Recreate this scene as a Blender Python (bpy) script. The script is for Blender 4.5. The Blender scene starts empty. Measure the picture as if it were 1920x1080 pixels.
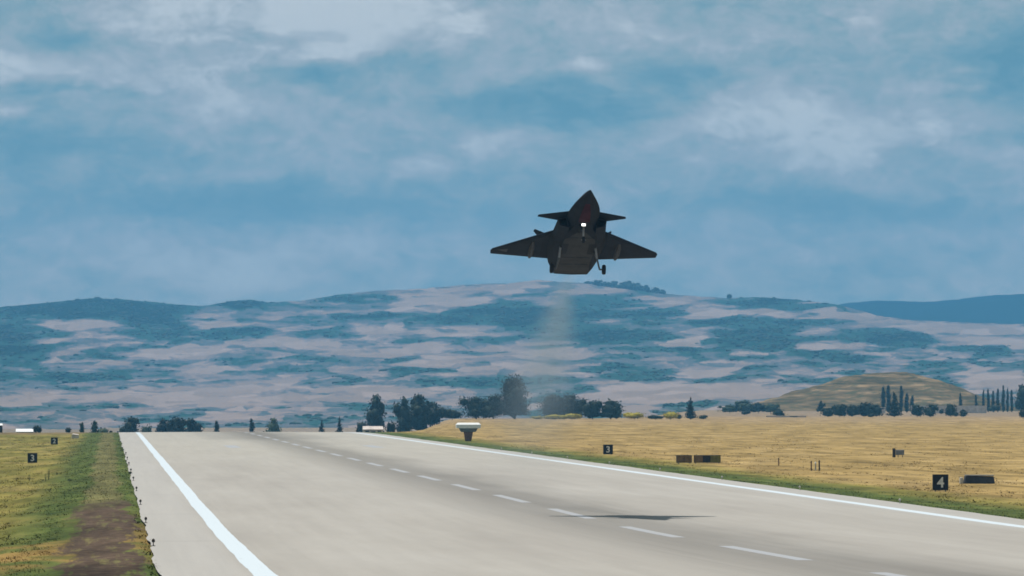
import bpy, bmesh, math, random
import numpy as np
from mathutils import Vector, Matrix, Euler

C = bpy.context.scene.collection
S = bpy.context.scene
PI = math.pi

# ------------------------------------------------------------------ camera
F = 11300.0                      # focal length in photo pixels (1920 wide)
VPX, VPY = 205.0, 746.0          # where the runway axis (+Y) vanishes
H = 7.25                         # eye height above the runway
cam_d = bpy.data.cameras.new('camera'); cam = bpy.data.objects.new('camera', cam_d); C.objects.link(cam)
yaw = math.atan((960 - VPX) / F); pitch = math.atan((VPY - 540) / F)
cam.location = (0, 0, H)
cam.rotation_euler = (PI / 2 + pitch, 0, -yaw)
cam_d.sensor_width = 36.0; cam_d.lens = 36.0 * F / 1920.0
cam_d.clip_start = 1.0; cam_d.clip_end = 60000.0
S.camera = cam
RC = Euler((PI / 2 + pitch, 0, -yaw)).to_matrix()

def ray(px, py):
    return RC @ Vector((px - 960.0, 540.0 - py, -F))
def at(px, py, Y):
    d = ray(px, py); return Vector((0, 0, H)) + d * (Y / d.y)
def X_at(px, Y):
    return at(px, VPY, Y).x

# ------------------------------------------------------------------ render settings
S.render.engine = 'CYCLES'
S.cycles.use_denoising = True
S.cycles.max_bounces = 6; S.cycles.diffuse_bounces = 3; S.cycles.volume_bounces = 1
S.cycles.transparent_max_bounces = 12
S.cycles.filter_width = 1.7
S.view_settings.view_transform = 'Standard'; S.view_settings.look = 'None'
S.view_settings.exposure = 0.0; S.view_settings.gamma = 1.0
S.view_settings.use_curve_mapping = False

# ------------------------------------------------------------------ node helper
class NT:
    def __init__(self, tree):
        self.t = tree; self.n = tree.nodes; self.l = tree.links
    def node(self, typ, **kw):
        n = self.n.new(typ)
        for k, v in kw.items(): setattr(n, k, v)
        return n
    def put(self, sock, v):
        if v is None: return
        if isinstance(v, bpy.types.NodeSocket): self.l.new(v, sock)
        else: sock.default_value = v
    def math(self, op, a, b=None, c=None, clamp=False):
        n = self.node('ShaderNodeMath', operation=op, use_clamp=clamp)
        self.put(n.inputs[0], a); self.put(n.inputs[1], b); self.put(n.inputs[2], c)
        return n.outputs[0]
    def vmath(self, op, a, b=None, scale=None):
        n = self.node('ShaderNodeVectorMath', operation=op)
        self.put(n.inputs[0], a); self.put(n.inputs[1], b)
        if scale is not None: self.put(n.inputs['Scale'], scale)
        return n.outputs['Value'] if op in ('LENGTH', 'DOT_PRODUCT', 'DISTANCE') else n.outputs[0]
    def noise(self, vec, scale, detail=4, rough=0.55, dist=0.0, color=False):
        n = self.node('ShaderNodeTexNoise')
        self.put(n.inputs['Vector'], vec); n.inputs['Scale'].default_value = scale
        n.inputs['Detail'].default_value = detail; n.inputs['Roughness'].default_value = rough
        n.inputs['Distortion'].default_value = dist
        return n.outputs['Color'] if color else n.outputs['Fac']
    def rng(self, v, a, b, c=0.0, d=1.0, smooth=True):
        n = self.node('ShaderNodeMapRange'); n.interpolation_type = 'SMOOTHSTEP' if smooth else 'LINEAR'
        self.put(n.inputs[0], v)
        for i, x in enumerate((a, b, c, d)): n.inputs[i + 1].default_value = x
        return n.outputs[0]
    def mix(self, f, a, b, blend='MIX'):
        n = self.node('ShaderNodeMix', data_type='RGBA', blend_type=blend)
        self.put(n.inputs[0], f)
        for s, v in ((n.inputs[6], a), (n.inputs[7], b)):
            if isinstance(v, (tuple, list)) and len(v) == 3: v = (*v, 1.0)
            self.put(s, v)
        return n.outputs[2]
    def ramp(self, f, stops):
        n = self.node('ShaderNodeValToRGB'); e = n.color_ramp.elements
        e[0].position = stops[0][0]; e[0].color = (*stops[0][1], 1)
        e[1].position = stops[-1][0]; e[1].color = (*stops[-1][1], 1)
        for p, c in stops[1:-1]:
            x = e.new(p); x.color = (*c, 1)
        self.put(n.inputs[0], f); return n.outputs[0]
    def xyz(self, v):
        n = self.node('ShaderNodeSeparateXYZ'); self.put(n.inputs[0], v); return n.outputs
    def comb(self, x, y, z):
        n = self.node('ShaderNodeCombineXYZ')
        for i, v in enumerate((x, y, z)): self.put(n.inputs[i], v)
        return n.outputs[0]

def lin(r, g, b):
    return tuple(((c / 255) / 12.92 if c / 255 <= .04045 else ((c / 255 + .055) / 1.055) ** 2.4) for c in (r, g, b))

# ------------------------------------------------------------------ sun and sky
SUN_TO = Vector((-0.21, 0.17, 1.0)).normalized()
sun_elev = math.asin(SUN_TO.z); sun_rot = math.atan2(SUN_TO.x, SUN_TO.y)
sl = bpy.data.lights.new('sun', 'SUN'); sl.energy = 5.0; sl.angle = math.radians(0.6); sl.color = (1.0, 0.955, 0.90)
so = bpy.data.objects.new('sun', sl); C.objects.link(so)
so.location = (-200, 300, 900); so.rotation_euler = SUN_TO.to_track_quat('Z', 'Y').to_euler()

W = bpy.data.worlds.new('World'); S.world = W; W.use_nodes = True
nt = NT(W.node_tree); W.node_tree.nodes.clear()
out = nt.node('ShaderNodeOutputWorld'); bg = nt.node('ShaderNodeBackground')
SKY_STRENGTH = 0.1
sky = nt.node('ShaderNodeTexSky', sky_type='NISHITA'); sky.sun_disc = False
sky.sun_elevation = sun_elev; sky.sun_rotation = sun_rot; sky.air_density = 1.0; sky.dust_density = 1.0; sky.ozone_density = 2.0
tc = nt.node('ShaderNodeTexCoord')
D0 = tc.outputs['Generated']
sc = nt.xyz(D0)
# clouds flatten towards the horizon
stretch = nt.comb(sc[0], sc[1], nt.math('MULTIPLY', sc[2], 2.3))
wn = nt.noise(stretch, 38, 5, .6, color=True)
wv = nt.vmath('SUBTRACT', wn, (.5, .5, .5))
warp = nt.vmath('MULTIPLY', wv, (.024, .024, .012))
D = nt.vmath('ADD', D0, warp)
n1 = nt.noise(stretch, 30, 6, .55, .3)
n2 = nt.noise(stretch, 90, 5, .6, .5)
cov = nt.math('ADD', nt.math('MULTIPLY', nt.math('SUBTRACT', n1, .5), .75), nt.math('MULTIPLY', nt.math('SUBTRACT', n2, .5), 1.0))
n3 = nt.noise(D, 260, 4, .6, .4)
cov = nt.math('ADD', cov, nt.math('MULTIPLY', nt.math('SUBTRACT', n3, .5), .60))
cov = nt.math('ADD', cov, .53)
CLOUDS = [(470, 30, 430, 75, .42), (720, 50, 170, 60, .34), (845, 60, 35, 26, .25), (1020, 10, 200, 50, .1),
          (95, 75, 120, 45, -.42), (530, 60, 110, 20, -.36), (220, 125, 300, 34, .22), (20, 100, 60, 60, .25), (640, 105, 90, 26, .2),
          (45, 196, 85, 15, .34), (130, 160, 170, 13, -.24), (90, 265, 210, 38, -.40), (420, 375, 360, 36, -.46), (120, 330, 120, 30, -.16), (330, 300, 150, 30, -.2),
          (400, 195, 90, 55, .26), (580, 215, 140, 50, .24), (780, 312, 75, 32, .34), (930, 268, 90, 26, .36),
          (560, 140, 110, 24, -.3), (1060, 205, 210, 44, -.50), (1270, 150, 120, 36, -.36), (1120, 130, 55, 18, .34), (850, 250, 60, 30, -.1),
          (1480, 235, 360, 62, .34), (1750, 250, 62, 48, .22), (1500, 300, 100, 22, .18), (1620, 290, 55, 26, .28), (1850, 290, 80, 22, .22), (1770, 160, 80, 18, .18),
          (1360, 290, 60, 30, .1), (1480, 375, 190, 34, -.42), (1720, 385, 220, 30, -.28), (1890, 120, 90, 90, -.45), (1640, 30, 60, 30, .2),
          (410, 500, 190, 46, .32), (120, 470, 190, 46, .16), (650, 455, 140, 34, .2), (1380, 470, 220, 26, .1), (900, 400, 260, 26, -.16), (1180, 340, 120, 30, .08), (1240, 60, 200, 30, .12), (480, 520, 110, 24, .22), (90, 522, 50, 16, .22), (330, 450, 200, 20, .1), (820, 470, 60, 26, .16), (1560, 480, 160, 22, .12)]
for (cx, cy, rx, ry, a) in CLOUDS:
    d = ray(cx, cy).normalized()
    v = nt.vmath('MULTIPLY', nt.vmath('SUBTRACT', D, tuple(d)), (F / rx, F / rx, F / ry))
    q = nt.vmath('LENGTH', v)
    cov = nt.math('ADD', cov, nt.rng(q, 0.0, 1.45, a * (1.12 if a > 0 else 1.05), 0.0))
ccol = nt.ramp(cov, [(0.0, lin(104, 148, 164)), (.28, lin(130, 163, 174)), (.5, lin(158, 176, 181)), (.72, lin(182, 188, 193)), (1.0, lin(216, 219, 221))])
ccol = nt.mix(nt.rng(sc[2], .052, .010, 0.0, .55), ccol, nt.ramp(cov, [(.3, lin(162, 175, 168)), (.75, lin(208, 204, 190))]))
cl = nt.vmath('SCALE', ccol, scale=1.0 / SKY_STRENGTH)
skyt = nt.vmath('MULTIPLY', sky.outputs[0], (.28, .5, .62))
mixed = nt.mix(.88, skyt, cl)
nt.l.new(mixed, bg.inputs[0]); bg.inputs[1].default_value = SKY_STRENGTH
nt.l.new(bg.outputs[0], out.inputs[0])

# ------------------------------------------------------------------ object helpers
def tag(o, label=None, cat=None, group=None, kind=None):
    if label: o['label'] = label
    if cat: o['category'] = cat
    if group: o['group'] = group
    if kind: o['kind'] = kind
    return o
def link(name, me, parent=None):
    o = bpy.data.objects.new(name, me); C.objects.link(o)
    if parent is not None: o.parent = parent
    return o
def empty(name, loc, label, cat, group=None, rot=(0, 0, 0)):
    o = bpy.data.objects.new(name, None); C.objects.link(o); o.location = loc; o.rotation_euler = rot
    o.empty_display_size = .5
    return tag(o, label, cat, group)
def mesh_np(name, V, Fq, m, smooth=False):
    V = np.asarray(V, dtype=np.float32); Fq = np.asarray(Fq, dtype=np.int32)
    k = Fq.shape[1]; me = bpy.data.meshes.new(name)
    me.vertices.add(len(V)); me.vertices.foreach_set('co', V.ravel())
    me.loops.add(Fq.size); me.loops.foreach_set('vertex_index', Fq.ravel())
    me.polygons.add(len(Fq)); me.polygons.foreach_set('loop_start', np.arange(0, Fq.size, k, dtype=np.int32))
    me.polygons.foreach_set('loop_total', np.full(len(Fq), k, dtype=np.int32))
    if smooth: me.polygons.foreach_set('use_smooth', np.ones(len(Fq), dtype=bool))
    me.update(calc_edges=True); me.validate()
    if m: me.materials.append(m)
    return me
def grid_faces(nr, nc):
    a = np.arange(nr * nc).reshape(nr, nc)
    return np.stack([a[:-1, :-1], a[:-1, 1:], a[1:, 1:], a[1:, :-1]], -1).reshape(-1, 4)
class MB:
    def __init__(self): self.bm = bmesh.new()
    def box(self, c, s, rot=None, taper=1.0):
        M = Matrix.Translation(c) @ (rot.to_4x4() if rot is not None else Matrix.Identity(4))
        vs = []
        for z in (-.5, .5):
            t = taper if z > 0 else 1.0
            for x, y in ((-.5, -.5), (.5, -.5), (.5, .5), (-.5, .5)):
                vs.append(self.bm.verts.new(M @ Vector((x * s[0] * t, y * s[1] * t, z * s[2]))))
        for f in ((3, 2, 1, 0), (4, 5, 6, 7), (0, 1, 5, 4), (1, 2, 6, 5), (2, 3, 7, 6), (3, 0, 4, 7)):
            self.bm.faces.new([vs[i] for i in f])
        return self
    def tube(self, a, b, r0, r1=None, n=10, caps=True):
        a = Vector(a); b = Vector(b); r1 = r0 if r1 is None else r1
        q = (b - a).to_track_quat('Z', 'Y'); R = []
        for p, r in ((a, r0), (b, r1)):
            R.append([self.bm.verts.new(p + q @ Vector((r * math.cos(2 * PI * i / n), r * math.sin(2 * PI * i / n), 0))) for i in range(n)])
        for i in range(n):
            self.bm.faces.new((R[0][i], R[0][(i + 1) % n], R[1][(i + 1) % n], R[1][i]))
        if caps:
            self.bm.faces.new(R[0][::-1]); self.bm.faces.new(R[1])
        return self
    def loft(self, rings, cap0=True, cap1=True):
        RR = [[self.bm.verts.new(p) for p in r] for r in rings]; n = len(RR[0])
        for a, b in zip(RR[:-1], RR[1:]):
            for i in range(n): self.bm.faces.new((a[i], a[(i + 1) % n], b[(i + 1) % n], b[i]))
        if cap0: self.bm.faces.new(RR[0][::-1])
        if cap1: self.bm.faces.new(RR[-1])
        return self
    def poly(self, pts, faces):
        vs = [self.bm.verts.new(p) for p in pts]
        for f in faces: self.bm.faces.new([vs[i] for i in f])
        return self
    def bevel(self, w, seg=2):
        bmesh.ops.bevel(self.bm, geom=self.bm.edges[:], offset=w, segments=seg, affect='EDGES', profile=.5); return self
    def build(self, name, m, parent=None, smooth=False):
        bmesh.ops.recalc_face_normals(self.bm, faces=self.bm.faces[:])
        me = bpy.data.meshes.new(name); self.bm.to_mesh(me); self.bm.free()
        me.materials.append(m)
        if smooth:
            for p in me.polygons: p.use_smooth = True
        return link(name, me, parent)

# ------------------------------------------------------------------ materials
def mat(name, col, rough=.8, metal=0.0, var=.25, nscale=3.0, spec=.3, bump=0.0):
    m = bpy.data.materials.new(name); m.use_nodes = True; t = NT(m.node_tree); b = m.node_tree.nodes['Principled BSDF']
    g = t.node('ShaderNodeTexCoord').outputs['Object']
    n = t.noise(g, nscale, 5, .6); n2 = t.noise(g, nscale * 6, 3, .6)
    k = t.math('ADD', t.rng(n, .3, .7, 1 - var, 1 + var), t.rng(n2, .3, .7, -var * .4, var * .4))
    t.l.new(t.vmath('SCALE', (*col,), scale=k), b.inputs['Base Color'])
    b.inputs['Roughness'].default_value = rough; b.inputs['Metallic'].default_value = metal
    b.inputs['Specular IOR Level'].default_value = spec
    if bump:
        bp = t.node('ShaderNodeBump'); bp.inputs['Strength'].default_value = bump
        t.l.new(n2, bp.inputs['Height']); t.l.new(bp.outputs[0], b.inputs['Normal'])
    return m
def emit(name, col, s):
    m = bpy.data.materials.new(name); m.use_nodes = True; b = m.node_tree.nodes['Principled BSDF']
    b.inputs['Base Color'].default_value = (*col, 1); b.inputs['Emission Color'].default_value = (*col, 1); b.inputs['Emission Strength'].default_value = s
    return m

M = {}
M['jet'] = mat('dark_grey_paint', (.021, .023, .029), .75, 0, .16, 1.2, .05)
M['jet_belly'] = mat('belly_grey_paint', (.048, .047, .047), .75, 0, .14, 1.0, .06)
M['jet_edge'] = mat('edge_paint', (.013, .017, .026), .7, 0, .12, 2, .05)
M['jet_light'] = mat('pale_grey_paint', (.26, .26, .27), .6, 0, .15, 2, .25)
M['jet_fair'] = mat('fairing_grey_paint', (.062, .063, .068), .7, 0, .12, 2, .05)
M['jet_red'] = mat('dark_red_paint', (.046, .012, .017), .7, 0, .25, 2, .05)
M['black'] = mat('black_shade_and_door', (.006, .006, .007), .8, 0, .1)  # colours in the shade of intake and gear bay, also the nose gear door
M['tyre'] = mat('black_rubber', (.012, .012, .014), .85, 0, .2)
M['metal'] = mat('dull_metal', (.10, .10, .105), .45, .5, .2)
M['burnt'] = mat('burnt_metal', (.07, .062, .058), .45, .6, .3)
M['lamp'] = emit('landing_lamp_glow', (1.0, .97, .92), 4.0)
M['sign_black'] = mat('black_sign_paint', (.008, .008, .009), .6, 0, .15)
M['white'] = mat('white_paint', (.72, .72, .70), .6, 0, .08)
M['sign_white'] = mat('white_sign_digit', (.62, .62, .60), .6, 0, .08)
M['brown'] = mat('brown_panel', (.16, .095, .035), .8, 0, .3, 2.5)
M['olive'] = mat('olive_panel', (.16, .14, .02), .8, 0, .3, 2.5)
M['dbrown'] = mat('dark_brown', (.03, .022, .014), .8, 0, .3)
M['slate'] = mat('dark_slate', (.035, .038, .044), .85, 0, .35, 1.5)
M['concrete'] = mat('pale_concrete', (.42, .39, .34), .9, 0, .2, 1.2)
M['pale_wall'] = mat('pale_wall_render', (.46, .40, .36), .9, 0, .2, .6)
M['rust'] = mat('rusty_brown', (.16, .085, .05), .85, 0, .3)
M['grey'] = mat('grey_metal', (.16, .17, .18), .6, .2, .2)
M['trunk'] = mat('bark', (.05, .04, .03), .9, 0, .3)

def leaf_mat(name, a, b):
    m = bpy.data.materials.new(name); m.use_nodes = True; t = NT(m.node_tree); p = m.node_tree.nodes['Principled BSDF']
    g = t.node('ShaderNodeNewGeometry').outputs['Position']
    oi = t.node('ShaderNodeObjectInfo').outputs['Random']
    n = t.math('ADD', t.noise(g, .55, 4, .65), t.math('MULTIPLY', t.math('SUBTRACT', oi, .5), .25))
    t.l.new(t.ramp(n, [(.3, a), (.7, b)]), p.inputs['Base Color'])
    p.inputs['Roughness'].default_value = .7; p.inputs['Specular IOR Level'].default_value = .15
    return m
M['leaf'] = leaf_mat('dark_foliage', (.005, .010, .007), (.018, .028, .014))
M['conifer'] = leaf_mat('conifer_foliage', (.005, .009, .007), (.015, .024, .014))
M['leaf_mid'] = leaf_mat('green_foliage', (.020, .034, .018), (.048, .068, .030))
M['leaf_yellow'] = leaf_mat('yellow_green_foliage', (.20, .165, .010), (.36, .29, .02))
M['weed'] = leaf_mat('weed_foliage', (.022, .035, .012), (.06, .075, .03))
M['scrub'] = leaf_mat('scrub_foliage', (.012, .030, .022), (.030, .060, .042))

# ---- ground: dry meadow, green verges, bare dirt beside the runway
def ground_mat():
    m = bpy.data.materials.new('meadow_ground'); m.use_nodes = True; t = NT(m.node_tree); b = m.node_tree.nodes['Principled BSDF']
    P = t.node('ShaderNodeNewGeometry').outputs['Position']; x, y, z = t.xyz(P)
    pw = t.comb(x, t.math('MULTIPLY', y, .16), 0.0)          # mown swaths run along the airfield
    big = t.noise(pw, .10, 5, .6); mid = t.noise(pw, .45, 5, .65); fine = t.noise(P, 1.3, 4, .7)
    pw2 = t.comb(t.math('MULTIPLY', x, .45), t.math('MULTIPLY', y, .11), 0.0)
    patch = t.noise(pw2, .22, 5, .62, .6)
    wob = t.math('ADD', t.math('MULTIPLY', t.math('SUBTRACT', mid, .5), 4.0), t.math('MULTIPLY', t.math('SUBTRACT', big, .5), 7.0))
    gold = t.ramp(patch, [(.28, (.155, .106, .037)), (.42, (.23, .157, .056)), (.55, (.28, .193, .073)), (.70, (.35, .248, .108))])
    green = t.ramp(mid, [(.3, (.036, .054, .012)), (.55, (.072, .092, .022)), (.75, (.13, .128, .036))])
    olive = t.ramp(patch, [(.3, (.105, .100, .020)), (.5, (.165, .140, .034)), (.68, (.235, .18, .058))])
    # right of the runway
    xr = t.math('ADD', x, t.math('MULTIPLY', wob, .7))
    r = t.mix(t.rng(xr, 57.5, 62.0), green, olive)
    r = t.mix(t.rng(xr, 60.5, 67.0), r, gold)
    far = t.rng(y, 1450, 2100); tan = t.ramp(patch, [(.3, (.18, .12, .055)), (.5, (.27, .185, .09)), (.7, (.32, .235, .135))])
    r = t.mix(far, r, tan)
    # left of the runway
    xl = t.math('ADD', x, t.math('MULTIPLY', wob, .45))
    l = t.mix(t.rng(xl, -8.0, -3.6), olive, green)
    lg = t.mix(t.rng(patch, .45, .6), l, (.21, .135, .042)); l = t.mix(t.rng(y, 420, 270), l, lg)
    track = t.ramp(mid, [(.3, (.10, .095, .035)), (.7, (.165, .14, .06))])
    tr_m = t.math('MULTIPLY', t.rng(xl, -2.1, -1.3), t.rng(xl, 1.2, .5))
    l = t.mix(t.math('MULTIPLY', tr_m, .8), l, track)
    dirt = t.ramp(fine, [(.25, (.036, .024, .016)), (.5, (.064, .043, .029)), (.75, (.115, .080, .052))])
    edge = t.noise(t.comb(t.math('MULTIPLY', x, 1.2), t.math('MULTIPLY', y, .06), 0.0), 1.0, 4, .7)
    xd = t.math('ADD', x, t.math('ADD', t.math('MULTIPLY', wob, .45), t.math('MULTIPLY', t.math('SUBTRACT', edge, .5), 4.0)))
    dm = t.math('MULTIPLY', t.math('MULTIPLY', t.rng(xd, -2.5, -1.9), t.rng(xd, 1.55, 1.05)), t.rng(t.math('ADD', y, t.math('MULTIPLY', wob, 14)), 445, 405))
    dm = t.math('MULTIPLY', dm, t.rng(edge, .66, .52, .25, 1.0))
    dirt = t.vmath('SCALE', dirt, scale=t.rng(patch, .3, .7, .72, 1.3))
    l = t.mix(dm, l, dirt)
    fl = t.rng(y, 1330, 1420); l = t.mix(t.math('MULTIPLY', fl, .7), l, (.15, .10, .055))
    c = t.mix(t.rng(x, 20, 30), l, r)
    c = t.mix(t.rng(y, 2150, 2500, 0.0, .8), c, (.21, .155, .105))
    swath = t.noise(t.comb(t.math('MULTIPLY', x, .30), t.math('MULTIPLY', y, .035), 0.0), 1.0, 4, .65)
    c = t.vmath('SCALE', c, scale=t.rng(swath, .3, .7, .66, 1.24))
    k = t.math('ADD', t.rng(fine, .25, .75, .80, 1.20), t.rng(t.noise(P, 6, 2, .7), .3, .7, -.15, .15))
    t.l.new(t.vmath('SCALE', c, scale=k), b.inputs['Base Color'])
    c = t.mix(t.rng(y, 2060, 2300), c, (.20, .15, .105)) if False else c
    b.inputs['Roughness'].default_value = .95; b.inputs['Specular IOR Level'].default_value = .05
    bp = t.node('ShaderNodeBump'); bp.inputs['Strength'].default_value = .3; bp.inputs['Distance'].default_value = .1
    t.l.new(fine, bp.inputs['Height']); t.l.new(bp.outputs[0], b.inputs['Normal'])
    return m
M['ground'] = ground_mat()

def runway_mat():
    m = bpy.data.materials.new('worn_runway_concrete'); m.use_nodes = True; t = NT(m.node_tree); b = m.node_tree.nodes['Principled BSDF']
    P = t.node('ShaderNodeNewGeometry').outputs['Position']; x, y, z = t.xyz(P)
    streak = t.noise(t.comb(t.math('MULTIPLY', x, .9), t.math('MULTIPLY', y, .012), 0.0), 1.0, 5, .65)
    wide = t.noise(t.comb(t.math('MULTIPLY', x, .12), t.math('MULTIPLY', y, .012), 0.0), 1.0, 4, .6)
    fine = t.noise(P, 2.2, 4, .7)
    base = t.ramp(wide, [(.3, (.272, .250, .222)), (.5, (.300, .278, .247)), (.7, (.328, .306, .275))])
    warm = t.rng(y, 480, 900); base = t.mix(t.math('MULTIPLY', warm, .45), base, (.34, .315, .262))
    sh = t.math('ADD', t.rng(x, 6.2, 4.6), t.rng(x, 48.5, 51.0), clamp=True)
    base = t.mix(t.math('MULTIPLY', sh, .8), base, (.325, .308, .284))
    # rubber laid down along the middle
    xw = t.math('ADD', x, t.math('MULTIPLY', t.math('SUBTRACT', wide, .5), 5.0))
    band = t.math('MULTIPLY', t.rng(xw, 20.5, 26.0), t.rng(xw, 37.0, 31.0))
    band2 = t.math('MULTIPLY', t.rng(xw, 24.5, 27.5), t.rng(xw, 33.0, 30.5))
    kk = t.math('SUBTRACT', 1.0, t.math('ADD', t.math('MULTIPLY', band, .23), t.math('MULTIPLY', band2, .12)))
    kk = t.math('MULTIPLY', kk, t.rng(streak, .25, .75, .955, 1.045))
    kk = t.math('MULTIPLY', kk, t.rng(fine, .25, .75, .965, 1.035))
    tyre = t.noise(t.comb(t.math('MULTIPLY', x, 2.6), t.math('MULTIPLY', y, .006), 0.0), 1.0, 3, .7)
    kk = t.math('MULTIPLY', kk, t.math('SUBTRACT', 1.0, t.math('MULTIPLY', t.math('MULTIPLY', t.rng(tyre, .52, .72), t.math('ADD', t.math('MULTIPLY', band, .8), .15)), .14)))
    # sealed transverse joints and a darker patch near the crest
    jy = t.math('FRACT', t.math('MULTIPLY', y, 1 / 75.0)); j = t.math('MULTIPLY', t.rng(jy, .0, .014), t.rng(jy, .034, .018))
    kk = t.math('MULTIPLY', kk, t.math('SUBTRACT', 1.0, t.math('MULTIPLY', t.math('MULTIPLY', j, sh), .10)))
    cr = t.math('MULTIPLY', t.math('MULTIPLY', t.rng(y, 980, 1080), t.rng(y, 1330, 1260)), t.math('MULTIPLY', t.rng(xw, 14, 20), t.rng(xw, 42, 36)))
    kk = t.math('MULTIPLY', kk, t.math('SUBTRACT', 1.0, t.math('MULTIPLY', cr, .2)))
    t.l.new(t.vmath('SCALE', base, scale=kk), b.inputs['Base Color'])
    b.inputs['Roughness'].default_value = .85; b.inputs['Specular IOR Level'].default_value = .12
    return m
M['runway'] = runway_mat()
def paint_mat(name, col, wear):
    m = bpy.data.materials.new(name); m.use_nodes = True; t = NT(m.node_tree); b = m.node_tree.nodes['Principled BSDF']
    P = t.node('ShaderNodeNewGeometry').outputs['Position']
    n = t.noise(t.vmath('MULTIPLY', P, (1.0, .05, 1.0)), 2.0, 5, .7)
    t.l.new(t.mix(t.rng(n, .42 + .2 * wear, .72 + .12 * wear, 1.0, 0.0), (.30, .29, .275), col), b.inputs['Base Color'])
    b.inputs['Roughness'].default_value = .75; b.inputs['Specular IOR Level'].default_value = .15
    return m
M['stripe'] = paint_mat('white_runway_paint', (.47, .52, .55), .95)
M['dash'] = paint_mat('worn_runway_paint', (.295, .300, .312), .30)

# ------------------------------------------------------------------ terrain shape
def sst(a, b, v):
    t = np.clip((v - a) / (b - a), 0, 1); return t * t * (3 - 2 * t)
def drop(t):
    t = np.maximum(t, 0); d = np.where(t < 300, -.012 * t * t / 600, -.012 * (t - 150)); return np.maximum(d, -14.0 + 0 * d)
def ground_z(x, y):
    x = np.asarray(x, float); y = np.asarray(y, float)
    left = sst(1.2, -9.5, x)
    right = sst(.045, .058, np.where(y > 300, x / np.maximum(y, 1), 0)) * sst(56, 62, x)
    start = 1200 + 170 * left
    u_ = x / np.maximum(y, 1)
    rs_ = .62 + .38 * sst(2, 26, x)
    z = drop(y - start) * (1 - right) + drop(y - (2090 + 1500 * sst(.086, .100, u_))) * right
    return z - 1.05 * left * sst(250, 420, y) - .55 * left * (1 - sst(250, 420, y)) + rise(y) * rs_
def rise(y):
    return np.minimum(.75 * (np.maximum(340 - np.asarray(y, float), 0) / 130.0) ** 1.3, .9)
def crown_z(x):
    return .12 * np.clip(1 - np.abs(np.asarray(x, float) - 28.4) / 26.5, 0, 1)
def rz(x, y):
    return ground_z(np.clip(np.asarray(x, float), 2.0, 54.0), y) + crown_z(x)
def gz(x, y): return float(ground_z(x, y))

ys = np.concatenate([np.arange(-60, 200, 20), np.arange(200, 340, 5), np.arange(340, 1200, 20), np.arange(1200, 2100, 15), np.arange(2100, 4700, 60)])
xs = np.concatenate([np.arange(-900, -60, 60), np.arange(-60, -14, 6), np.arange(-14, 1.0, 1.0), [1.0, 1.5, 2.3], [53.9, 54.6], np.arange(56, 72, 1.5), np.arange(72, 180, 6), np.arange(180, 460, 20), np.arange(460, 1600, 60)])
XX, YY = np.meshgrid(xs, ys)
ZZ = ground_z(XX, YY)
rs = np.random.RandomState(3)
far_m = ((XX < -4) | (XX > 60)).astype(float)
ZZ = ZZ + far_m * (rs.rand(*ZZ.shape) - .5) * .22
ZZ = np.where((XX > 2.0) & (XX < 54.0), ZZ - .25, ZZ - .03)
o = link('ground', mesh_np('ground', np.stack([XX, YY, ZZ], -1).reshape(-1, 3), grid_faces(len(ys), len(xs)), M['ground'], True))
tag(o, 'dry golden meadow with green verges around the runway', None, None, 'structure')

# runway and its painted markings
def strip(name, x0, x1, y0, y1, dz, m, parent=None, wob=0.0, seed=0):
    yy = ys[(ys > y0) & (ys < y1)]; yy = np.concatenate([[y0], yy, [y1]])
    if wob:
        yy = np.unique(np.concatenate([yy, np.arange(max(y0, 220), min(y1, 1200), 4.0)]))
    r_ = np.random.RandomState(seed)
    lo = np.full(len(yy), x0); hi = np.full(len(yy), x1)
    if wob:
        k = np.ones(5) / 5; a = np.convolve(r_.randn(len(yy)), k, 'same') * wob; c = np.convolve(r_.randn(len(yy)), k, 'same') * wob
        lo = lo + a; hi = hi + c
    KN = [2.0, 5.0, 8.0, 11.0, 14.0, 17.0, 20.0, 23.0, 26.0, 28.4, 40.0]     # shared cross-fall knots
    cols = [lo] + [np.full(len(yy), k_) for k_ in KN if x0 + .3 < k_ < x1 - .3] + [hi]
    zr = lambda c_: np.array([np.interp(cc, KX, zz_) for cc, zz_ in zip(c_, ZKi)])
    KX = np.array([-9] + KN + [60.0]); GX, GY = np.meshgrid(KX, ys); ZK = ground_z(np.clip(GX, 2.0, 54), GY) + crown_z(GX)
    ZKi = np.stack([np.interp(yy, ys, ZK[:, j]) for j in range(len(KX))], 1)
    V = np.stack([np.stack([c_, yy, zr(c_) + dz], -1) for c_ in cols], 1).reshape(-1, 3)
    o = link(name, mesh_np(name, V, grid_faces(len(yy), len(cols)), m), parent)
    return o
rw = strip('runway', 1.95, 54.3, -60, 2500, 0.0, M['runway'], None, .16, 1)
tag(rw, 'long pale grey concrete runway rising to a crest', None, None, 'structure')
strip('side_stripe', 5.55, 6.45, -60, 1500, .004, M['stripe'], rw, .05, 4)
strip('side_stripe', 50.5, 51.5, -60, 1500, .004, M['stripe'], rw, .05, 5)
for k in range(24):
    a = 206 - 16 + k * 55.0
    if a > 1400: break
    strip('centreline_dash', 28.05, 28.75, a, a + 32, .004, M['dash'], rw)
for x in (17.2, 38.0):
    strip('touchdown_bar', x, x + 1.8, 868, 912, .004, M['dash'], rw)

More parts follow.
